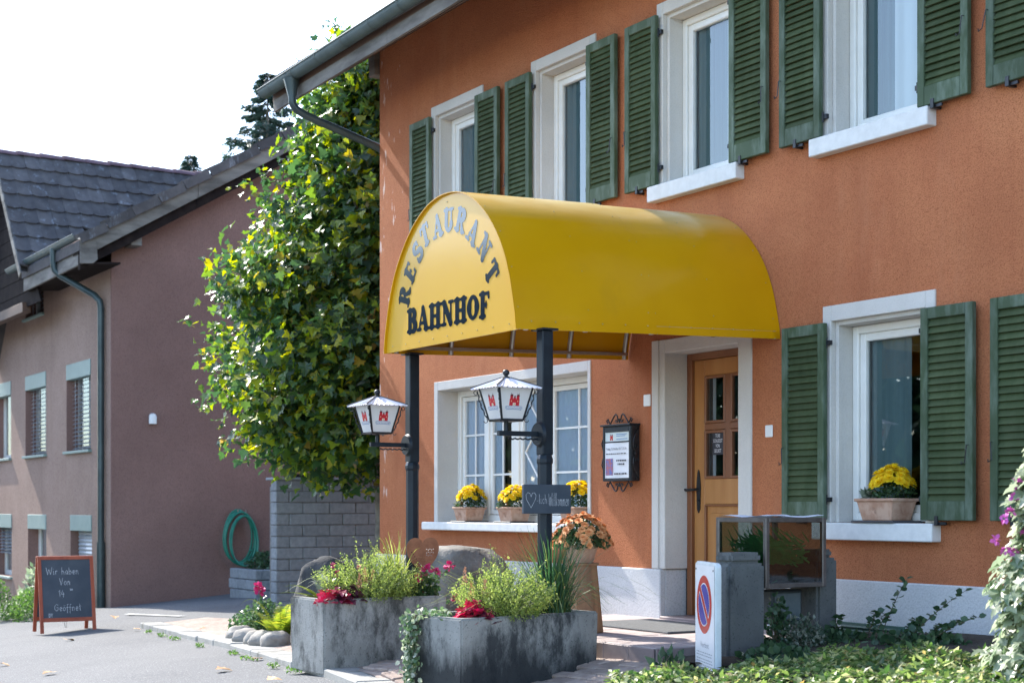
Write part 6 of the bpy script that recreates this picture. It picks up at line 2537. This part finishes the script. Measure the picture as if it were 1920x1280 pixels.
# main roof with verge tiles, barge boards, eave and gutter
VX = -24.6
b = MB()
b.add([(-28.2, 7.0, zr(7.0) - .20), (VX - .02, 7.0, zr(7.0) - .20), (VX - .02, RY, zr(RY) - .20), (-28.2, RY, zr(RY) - .20), (-28.2, 7.0, zr(7.0) - .04), (VX - .02, 7.0, zr(7.0) - .04), (VX - .02, RY, zr(RY) - .04), (-28.2, RY, zr(RY) - .04)],
      [(0, 1, 2, 3), (4, 7, 6, 5), (0, 4, 5, 1), (1, 5, 6, 2), (0, 3, 7, 4)])
b.add([(-46, RY, zr(RY) - .04), (VX - .02, RY, zr(RY) - .04), (VX - .02, 2 * RY - 6.9, zr(6.9) - .04), (-46, 2 * RY - 6.9, zr(6.9) - .04)], [(0, 1, 2, 3)])
nroof = b.build('roof', 'roof_dark', nh)
for i in range(4):
    ya, yb = 6.9 + i * 2.03, 6.9 + (i + 1) * 2.03 - .006
    if i == 0:
        ya = 7.02
    b = MB()
    b.prism([(VX, ya, zr(ya) - .33), (VX, yb, zr(yb) - .33), (VX, yb, zr(yb) - .03), (VX, ya, zr(ya) - .03)], (.035, 0, 0))
    b.build('barge_board', 'wood_gray', nroof, bevel=.005)
    b = MB()
    b.prism([(VX - .16, ya, zr(ya) - .50), (VX - .16, yb, zr(yb) - .50), (VX - .16, yb, zr(yb) - .24), (VX - .16, ya, zr(ya) - .24)], (.10, 0, 0))
    b.prism([(NX0 + .02, ya, zr(ya) - .245), (NX0 + .02, yb, zr(yb) - .245), (VX, yb, zr(yb) - .245), (VX, ya, zr(ya) - .245)], (0, 0, .03))
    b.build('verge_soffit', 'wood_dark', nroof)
b = MB()
b.box(NX0, VX - .12, 7.86, 8.04, 5.36, 5.50)
b.build('purlin_end', 'wood_gray', nroof, bevel=.01)
b = MB()
b.prism([(-28.2, 7.03, 4.96), (VX + .03, 7.03, 4.98), (VX + .03, 7.03, 5.36), (-28.2, 7.03, 5.36)], (0, .04, 0))
b.build('fascia_board', 'wood_gray', nroof, bevel=.006)
b = MB()
b.prism([(VX + .036, 6.99, 4.97), (VX + .036, 7.20, 4.99), (VX + .036, 7.27, 5.06), (VX + .036, 7.25, 5.36), (VX + .036, 6.99, 5.34)], (.02, 0, 0))
b.build('end_board', 'wood_gray', nroof, bevel=.004)
b = MB()
b.prism([(-28.2, 7.07, 4.98), (VX, 7.07, 4.98), (VX, NY0, 5.02), (-28.2, NY0, 5.02)], (0, 0, .03))
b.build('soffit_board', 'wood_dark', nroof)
vt = MB().add([(-.12, 0, -.035), (.16, 0, -.035), (.16, .48, -.065), (-.12, .48, -.065), (-.12, 0, .02), (.16, 0, .02), (.16, .48, -.01), (-.12, .48, -.01), (.16, 0, -.13), (.16, .48, -.15), (.13, 0, -.13), (.13, .48, -.15)],
              [(4, 5, 6, 7), (0, 4, 7, 3), (0, 1, 5, 4), (3, 7, 6, 2), (1, 8, 9, 2, 6, 5), (10, 8, 5), (8, 10, 11, 9), (0, 3, 2, 1)]).mesh('verge_tile', 'roof_tile')
for i in range(19):
    y = 6.95 + i * .425
    inst('verge_tile', vt, nroof, (VX - .05, y, zr(y) + .055 + R.uniform(-.012, .012)), (math.atan(tp) + R.uniform(-.02, .02), 0, R.uniform(-.02, .02)))


def ngz(x):
    return 5.45


b = MB()
half_gutter(b, -29.1, VX - .12, 7.0, ngz, .075)
b.build('gutter', 'gutter_metal', nh, smooth=True)
b = MB()
pA = at_y(100, 482, 6.98)
b.tube([(pA.x, 6.98, 5.42), (pA.x, 6.98, 5.20), (pA.x + .01, 7.0, 5.06), (pA.x + .06, 7.08, 4.97), (-25.50, 7.5, 4.62), (-25.42, 7.56, 4.52), (-25.42, 7.58, 4.40), (-25.42, 7.58, -.6)], .055, 12)
b.tube([(-25.42, 7.58, .6), (-25.42, 7.58, .2), (-25.42, 7.58, -.6)], .068, 12)
b.build('downpipe', 'pipe_metal', nh, smooth=True)

# cross wing: steep tiled slope, ridge tiles, boarded gable
RXW, RZW, SLP = -29.7, 7.70, 1.24
DZ = Vector((1, 0, -SLP)).normalized()
NZ = Vector((SLP, 0, 1)).normalized()
slen = (5.30 - RZW) / DZ.z
b = MB()
b.quad(*[Vector((RXW, 6.88, RZW)) - NZ * .06, Vector((RXW, 14, RZW)) - NZ * .06, Vector((RXW, 14, RZW)) + DZ * slen - NZ * .06, Vector((RXW, 6.88, RZW)) + DZ * slen - NZ * .06])
b.quad((RXW, 6.88, RZW - .05), (RXW - 3, 6.88, RZW - 3.7), (RXW - 3, 14, RZW - 3.7), (RXW, 14, RZW - .05))
wroof = b.build('roof', 'roof_dark', nh, label='steep roof of the cross wing in dark curved tiles')
TW, TL, EXP = .262, .46, .372
tv, tf = [], []
nseg = 6
for zlev in (0, -.036):
    for i in range(nseg + 1):
        u = i / nseg
        tv.append((u * TW - TW / 2, 0, zlev + .014 * math.sin(PI * u)))
    for i in range(nseg + 1):
        u = i / nseg
        tv.append((u * TW - TW / 2, TL - .060 * (abs(2 * u - 1) ** 2), zlev + .026 * math.sin(PI * u) + .044))
m_ = nseg + 1
for i in range(nseg):
    tf.append((i, i + 1, m_ + i + 1, m_ + i))
    tf.append((m_ + i, m_ + i + 1, 3 * m_ + i + 1, 3 * m_ + i))
tf += [(0, m_, 3 * m_, 2 * m_), (nseg, 2 * m_ + nseg, 3 * m_ + nseg, m_ + nseg)]
tile_me = MB().add(tv, tf).mesh('roof_tile', 'roof_tile', smooth=False)
rotm = Matrix((Vector((0, -1, 0)), DZ, NZ)).transposed().to_4x4()
rows = int(slen / EXP) - 1
ntile = 0
for r_ in range(rows + 1):
    for cidx in range(17):
        y = 6.86 + TW * (cidx + .5 + .0 * (r_ % 2))
        p = Vector((RXW, y, RZW)) + DZ * (r_ * EXP) + NZ * (.015 + R.uniform(-.003, .005))
        if p.z - .4 < zr(y) - .25 and y > 7.6:
            continue
        M = Matrix.Translation(p) @ rotm @ Matrix.Rotation(R.uniform(-.012, .012), 4, 'Z') @ Matrix.Rotation(-.028, 4, 'X')
        instm('roof_tile', tile_me, wroof, M)
        ntile += 1
rt = MB()
vv = []
for (y, r_) in ((0, .135), (.46, .115)):
    for i in range(9):
        a = PI * i / 8
        vv.append((r_ * math.cos(a), y, r_ * .75 * math.sin(a)))
for (y, r_) in ((0, .115),):
    for i in range(9):
        a = PI * i / 8
        vv.append((r_ * math.cos(a), y, r_ * .75 * math.sin(a)))
rt.add(vv, [(i, i + 1, 10 + i, 9 + i) for i in range(8)] + [(18 + i, 19 + i, i + 1, i) for i in range(8)])
rtm = rt.mesh('ridge_tile', 'ridge_tile')
for i in range(14):
    inst('ridge_tile', rtm, wroof, (RXW - .02, 6.84 + .43 * i, RZW - .02 + R.uniform(-.006, .006)), (-.02, 0, R.uniform(-.015, .015)))
b = MB()
for k in range(7):
    p0 = Vector((RXW, 6.84, RZW)) + DZ * (k * .46)
    p1 = p0 + DZ * .45
    b2 = MB()
    b2.prism([p0 + NZ * .03, p1 + NZ * .03, p1 - NZ * .10, p0 - NZ * .10], (0, .03, 0))
    b2.build('verge_board', 'wood_gray', wroof, bevel=.004)
for k in range(11):
    z0, z1 = 4.72 + .27 * k, 4.72 + .27 * (k + 1) - .012
    xr = lambda z: RXW + (RZW - .12 - z) / SLP
    b2 = MB()
    b2.prism([(2 * RXW - xr(z0), 7.12, z0), (xr(z0), 7.12, z0), (max(xr(z1), RXW + .02), 7.12, z1), (min(2 * RXW - xr(z1), RXW - .02), 7.12, z1)], (0, .03, 0))
    b2.build('gable_plank', 'wood_dark', nh)
b = MB()
b.box(-33.5, -28.35, 7.05, 7.2, 4.62, 4.80)
b.build('gable_beam', 'wood_brown', nh, bevel=.008)

v = MB()
v.lathe([(.065, -.085), (.065, .035), (.05, .07), (.02, .085)], (NX0 + .04, 8.32, 2.61), 12, .8)
v.top('vent_cap', 'white_plastic', 'small white vent cap on the shaded gable wall', 'vent', smooth=True, loc=(NX0 + .04, 8.32, 2.61))

# garden hose on the gable wall
hz0, hy0 = .62, 9.78
hs = thing('garden_hose', 'coiled green garden hose hanging on the brown gable wall', 'hose', (NX0 + .06, hy0, .2))
for k in range(5):
    b = MB()
    ry, rz = .23 + R.uniform(-.03, .03), .40 + R.uniform(-.03, .05)
    pts = []
    for i in range(33):
        a = 2 * PI * i / 32
        pts.append((NX0 + .07 + .025 * k + .01 * math.sin(3 * a + k), hy0 + .02 * k + (ry + .04 * (1 - math.sin(a)) * .5) * math.cos(a), hz0 + .06 - .02 * k + rz * math.sin(a)))
    b.tube(pts, .019, 8)
    b.build('coil', 'hose_green', hs, smooth=True)
b = MB()
b.tube([(NX0 + .12, hy0 + .2, .45), (NX0 + .16, hy0 + .5, .36), (NX0 + .2, hy0 + .9, .30)], .017, 8)
b.build('hose_end', 'hose_green', hs, smooth=True)
b = MB()
b.tube([(NX0 + .02, hy0 - .02, 1.06), (NX0 + .12, hy0 - .02, 1.06), (NX0 + .13, hy0 - .02, 1.12)], .012, 6)
b.tube([(NX0 + .02, hy0 + .12, 1.06), (NX0 + .12, hy0 + .12, 1.06), (NX0 + .13, hy0 + .12, 1.12)], .012, 6)
b.build('hook', 'steel', hs)

# block wall and block planter
bw = thing('block_wall', 'grey concrete block garden wall between the house and the restaurant', 'wall', (-21.2, 10.5, -.2))
blk = {}


def block(parent, x, y, z, lx, ly, lz):
    key = (round(lx, 3), round(ly, 3), round(lz, 3))
    if key not in blk:
        blk[key] = MB().box(-lx / 2, lx / 2, -ly / 2, ly / 2, -lz / 2, lz / 2).mesh('block', 'block', bevel=.012)
    inst('block', blk[key], parent, (x + R.uniform(-.006, .006), y, z), (R.uniform(-.004, .004), R.uniform(-.004, .004), R.uniform(-.01, .01)))


b = MB()
b.box(-21.32, -21.03, 8.83, 13.5, -.4, 1.46)
b.build('core', 'joint', bw)
BH, BL = .163, .42
for r_ in range(12):
    z = -.40 + BH * (r_ + .5)
    y = 8.80 + (0 if r_ % 2 else -BL / 2)
    while y < 13.3:
        y0, y1 = max(y, 8.80), y + BL - .008
        if y1 - y0 > .06:
            block(bw, -21.11, (y0 + y1) / 2, z, .20, y1 - y0, BH - .008)
        y += BL
b = MB()
b.box(-21.36, -20.98, 8.78, 13.5, -.40 + BH * 12 - .004, -.40 + BH * 12 + .035)
b.build('coping', 'block', bw, bevel=.008)
bp = thing('block_planter', 'low grey block planter below the coiled hose', 'planter', (-23.3, 9.6, -.25))
b = MB()
b.box(-23.78, -22.8, 9.26, 10.6, -.45, .20)
b.build('soil', 'soil', bp)
for r_ in range(4):
    z = -.45 + BH * (r_ + .5)
    for k in range(3):
        block(bp, -23.85 + .37 * (k + .5) + (.05 if r_ % 2 else 0), 9.22, z, .362, .1, BH - .008)
    for k in range(4):
        block(bp, -22.76, 9.2 + .37 * (k + .5), z, .1, .362, BH - .008)
bush('low_shrub', 'dark green plants growing in the block planter below the hose', (-23.3, 9.7, .18), (.5, .42, .30), 700, 'shade_leaf', .06, ROUND)
for y, L_, lab in ((9.35, .45, 'small dark iron flower box on the block wall farthest left'), (10.25, .42, 'small dark iron flower box on the block wall beside the orange building')):
    t = thing('iron_box', lab, 'flower box', (-21.15, y, 1.56), 'iron boxes on the block wall')
    b = MB()
    b.box(-21.24, -21.06, y - L_ / 2, y + L_ / 2, 1.595, 1.60 + .04)
    b.build('tray', 'iron_black', t)
    b = MB()
    for yy in (y - L_ / 2, y + L_ / 2):
        b.tube([(-21.06, yy, 1.595), (-21.06, yy, 1.76)], .01, 6)
    for zz in (1.70, 1.76):
        b.tube([(-21.06, y - L_ / 2, zz), (-21.06, y + L_ / 2, zz)], .008, 6)
    b.build('rail', 'iron_black', t)

# ================================================================== TREE between the houses
tc = Vector((-18.3, 9.15, gz(-18.3, 9.15)))
tr = thing('plane_tree', 'broad leafed tree with yellowing leaves between the two houses', 'tree', tc)
b = MB()
trunk_pts = [tc + Vector((0, 0, -.2)), tc + Vector((.03, .02, 1.0)), tc + Vector((-.03, .0, 2.2)), tc + Vector((.02, -.03, 3.6)), tc + Vector((0, 0, 5.2)), tc + Vector((.05, 0, 6.6))]
b.tube(trunk_pts, [.16, .13, .11, .085, .05, .015], 12)
b.build('trunk', 'bark', tr, smooth=True)


def crown_r(z):
    pts_ = [(1.7, .7), (1.9, 1.5), (2.2, 2.0), (2.6, 2.34), (3.0, 2.34), (3.6, 2.2), (4.0, 2.02), (4.6, 1.66), (5.3, 1.26), (6.0, .92), (6.6, .52), (7.1, .2)]
    for (z0, r0), (z1, r1) in zip(pts_[:-1], pts_[1:]):
        if z0 <= z <= z1:
            return r0 + (r1 - r0) * (z - z0) / (z1 - z0)
    return .1


clumps = []
while len(clumps) < 400:
    z = R.uniform(1.75, 7.0)
    if R.random() > crown_r(z) / 2.4 * .8 + .2:
        continue
    a = R.uniform(0, 2 * PI)
    q = R.uniform(.25, 1.0) ** .55
    rr = (crown_r(z) - .16) * q * (1 + .10 * math.sin(5 * a + 2.1 * z))
    s0 = R.uniform(.15, .30) if q > .8 else R.uniform(.2, .4)
    clumps.append((Vector((tc.x + rr * math.cos(a), tc.y + rr * math.sin(a), z)), s0, a))
for i, (p, s, a) in enumerate(clumps[::6]):
    zz = max(1.7, p.z - .9 - R.uniform(0, .8))
    base = tc + Vector((0, 0, zz - tc.z))
    base.z = zz
    mid = base.lerp(p, .5) + Vector((0, 0, .12))
    b = MB()
    b.tube([base, mid, p], [.035, .022, .008], 6)
    b.build('branch', 'bark', tr)
b = MB()
for i, (p, s, a) in enumerate(clumps):
    if i % 6:
        q0 = Vector((tc.x, tc.y, max(.9, p.z - .7)))
        q0 = q0.lerp(p, .35)
        b.tube([q0, q0.lerp(p, .6) + Vector((0, 0, .05)), p], [.010, .008, .004], 4, cap=False)
b.build('twigs', 'bark', tr, kind='stuff')
P, D, Nn, S_ = [], [], [], []
for (p, s, a) in clumps:
    m_ = int(100 * (s / .25) ** 1.5)
    q = np.clip(NR.normal(size=(m_, 3)), -1.7, 1.7) * np.array([s, s, s * .75]) + np.array(p)
    P.append(q)
    out = np.array([math.cos(a), math.sin(a), 0])
    D.append(unit(NR.normal(size=(m_, 3)) * .6 + out * .6 + np.array([0, 0, -.55])))
    Nn.append(unit(NR.normal(size=(m_, 3)) * .55 + out * .35 + np.array([0, 0, .9])))
    S_.append(.055 + .105 * NR.uniform(0, 1, m_) ** 1.4)
# young shoots that break the outline of the crown
shoots_b = MB()
for i in range(95):
    z = R.uniform(1.95, 7.0)
    a = R.uniform(0, 2 * PI) if i % 3 else R.uniform(-2.75, -1.45)
    r0 = crown_r(z) * .8
    p0 = np.array([tc.x + r0 * math.cos(a), tc.y + r0 * math.sin(a), z])
    L = R.uniform(.35, .8)
    dv = np.array([math.cos(a) * R.uniform(.5, 1), math.sin(a) * R.uniform(.5, 1), R.uniform(-.15, .75) if z > 2.6 else R.uniform(-.35, .2)])
    dv = dv / np.linalg.norm(dv)
    m_ = int(L * 34)
    q = NR.uniform(.1, 1, m_)
    P.append(p0 + np.outer(q * L, dv) + NR.normal(size=(m_, 3)) * .055)
    D.append(unit(NR.normal(size=(m_, 3)) * .7 + dv * .5 + np.array([0, 0, -.3])))
    Nn.append(unit(NR.normal(size=(m_, 3)) * .6 + np.array([0, 0, .9])))
    S_.append(.13 - .07 * q * NR.uniform(.6, 1.2, m_))
    shoots_b.tube([p0 - dv * .3, p0 + dv * L * .5, p0 + dv * L], [.007, .005, .002], 4, cap=False)
shoots_b.build('shoots', 'bark', tr, kind='stuff')
P, D, Nn, S_ = np.concatenate(P), np.concatenate(D), np.concatenate(Nn), np.concatenate(S_)
# the leaves nearest the street are single parts, the rest one mass
near = P @ np.array([.80, -.45, .12]) + S_ * 3 - .25 * np.abs(P[:, 1] - 8.3)
vis = P[:, 1] < 9.6
order = np.argsort(-(near + vis * 2))
sel, rest_i = order[:300], order[300:]
leaf_me = {}
unit_leaf = MB().add([tuple(q) for q in MAPLE[0]], MAPLE[1]).mesh('leaf', 'tree_leaf_single')
Xv, Dv, Nv = leaf_frames(D[sel], Nn[sel])
for k in range(len(sel)):
    M = Matrix(((Xv[k][0], Dv[k][0], Nv[k][0], 0), (Xv[k][1], Dv[k][1], Nv[k][1], 0), (Xv[k][2], Dv[k][2], Nv[k][2], 0), (0, 0, 0, 1)))
    M = Matrix.Translation(Vector(P[sel[k]])) @ M @ Matrix.Scale(float(S_[sel[k]]), 4)
    instm('leaf', unit_leaf, tr, M)
leaves('crown', 'tree_leaf', tr, P[rest_i], D[rest_i], Nn[rest_i], S_[rest_i], MAPLE)

# ================================================================== SPRUCES behind the roofs
def spruce(name, label, x, y, ztop, hvis, wmax, seed):
    t = thing(name, label, 'tree', (x, y, gz(x, y)), 'spruces behind the houses')
    b = MB()
    z0 = gz(x, y)
    b.tube([(x, y, z0), (x, y, ztop * .6), (x, y, ztop)], [.24, .13, .012], 8)
    b.build('trunk', 'bark', t)
    P, D, N = [], [], []
    rr = random.Random(seed)
    br = MB()
    z = ztop
    while z > ztop - hvis:
        f = (ztop - z) / hvis
        L = .12 + wmax * f ** .85
        nb_ = 6 if f < .3 else 8
        for k in range(nb_):
            a = rr.uniform(0, 2 * PI)
            ln = L * rr.uniform(.65, 1.12)
            d = Vector((math.cos(a), math.sin(a), 0))
            pts = [Vector((x, y, z)) + d * (ln * q) + Vector((0, 0, ln * (-.42 * q + .34 * q * q))) for q in (0, .35, .7, 1)]
            br.tube(pts, [.022, .016, .01, .004], 4, cap=False)
            n_ = int(20 + 70 * ln)
            q = np.array([rr.random() for _ in range(n_)]) ** .7
            sd = d.cross(Vector((0, 0, 1)))
            off = (np.array([rr.uniform(-1, 1) for _ in range(n_)])) * (.26 * ln * (1 - q * .75) + .03)
            base = np.array(Vector((x, y, z)))[None, :] + np.outer(q * ln, np.array(d)) + np.outer(off, np.array(sd))
            base[:, 2] += ln * (-.42 * q + .34 * q * q) - np.array([rr.uniform(0, .12) for _ in range(n_)])
            P.append(base)
            D.append(np.outer(np.ones(n_), np.array(d)) + np.outer(np.sign(off) * .9, np.array(sd)) + np.array([[0, 0, -rr.uniform(.1, .9)] for _ in range(n_)]))
            N.append(NR.normal(size=(n_, 3)) + np.array([0, 0, 1]))
        z -= .17 + .16 * f
    br.build('branch', 'bark', t)
    P, D, N = np.concatenate(P), np.concatenate(D), np.concatenate(N)
    leaves('crown', 'spruce_needle', t, P, D, N, NR.uniform(.14, .28, len(P)), NEEDLE)
    return t


def far_pt(px, py, dist):
    r = px_ray(px, py)
    return Vector((0, 0, 1.15)) + r * dist


p = far_pt(502, 138, 46)
spruce('spruce', 'tall spruce whose top rises behind the gutter end of the restaurant', p.x, p.y, p.z, 7, 3.0, 3)
p = far_pt(357, 292, 52)
spruce('spruce', 'small distant spruce tip above the end of the tiled ridge', p.x, p.y, p.z, 5, 2.1, 4)
p = far_pt(690, 122, 50)
spruce('spruce', 'spruce seen through the gap between eaves and orange wall', p.x, p.y, p.z, 6, 2.4, 5)

# ================================================================== HEDGES at the neighbour's wall
bush('round_bush', 'clipped round dark green bush at the left edge before the brown house', (-25.1, 5.35, -.72), (.85, .8, 1.05), 4200, 'hedge_leaf', .06, LEAF, (), .55)
bush('low_hedge', 'low clipped green hedge left of the chalkboard', (-24.2, 6.3, -.55), (.9, .5, .50), 3600, 'hedge_leaf', .055, LEAF, (), .5)
bush('leafy_shrub', 'pale leafy shrub behind the low hedge below the house windows', (-26.6, 7.0, -.6), (1.1, .4, .85), 700, 'hibiscus_leaf', .12, LEAF, (), .2)

# fallen leaves
FL = MB().add([(q[0], q[1] - .4, q[2] * .6 + .03) for q in MAPLE[0]], MAPLE[1]).mesh('fallen_leaf', 'dead_leaf')
for (px_, py_, lab) in ((415, 1256, 'pale fallen leaf on the asphalt below the middle of the kerb'), (510, 1275, 'fallen leaf lying at the bottom edge left of the pale planter'), (483, 1236, 'brown fallen leaf beside the kerb below the border stones'),
                        (382, 1180, 'yellow fallen leaf on the brick pavers behind the kerb'), (255, 1180, 'brown fallen leaf at the far end of the kerb'), (215, 1157, 'fallen leaf beside the white road marking'),
                        (92, 1262, 'fallen leaf on the asphalt below the chalkboard'), (6, 1246, 'fallen leaf on the asphalt at the left edge'), (130, 1200, 'small fallen leaf on the asphalt close to the chalkboard legs')):
    r = px_ray(px_, py_)
    p = gpt(px_, py_)
    o = inst('fallen_leaf', FL, None, (p.x, p.y, gz(p.x, p.y) + .014), (R.uniform(-.12, .12), R.uniform(-.12, .12), R.uniform(0, 6)), (R.uniform(.09, .14),) * 3)
    props(o, lab, 'leaf', 'fallen leaves on the ground')

# ================================================================== UNSEEN TREES added across the street as a dark reflection for panes and end panel
k = 20000
ct = NR.uniform(0, 1, k)
cxr = -112 + ct * 90
hh = 12.1 + .3 * np.sin(cxr * .31) + .25 * np.sin(cxr * .83 + 1)
zz = hh * NR.uniform(0, 1, k) ** .8
cy = -17 - .10 * (cxr + 40) * 0 + NR.normal(size=k) * 1.6 * np.sqrt(np.clip(1.05 - zz / hh, .05, 1))
P = np.stack([cxr, cy, zz - 2.2], 1)
leaves('added_tree_row', 'shade_leaf', None, P, rdir(k), rdir(k, .4), NR.uniform(.7, 1.5, k), LEAF)
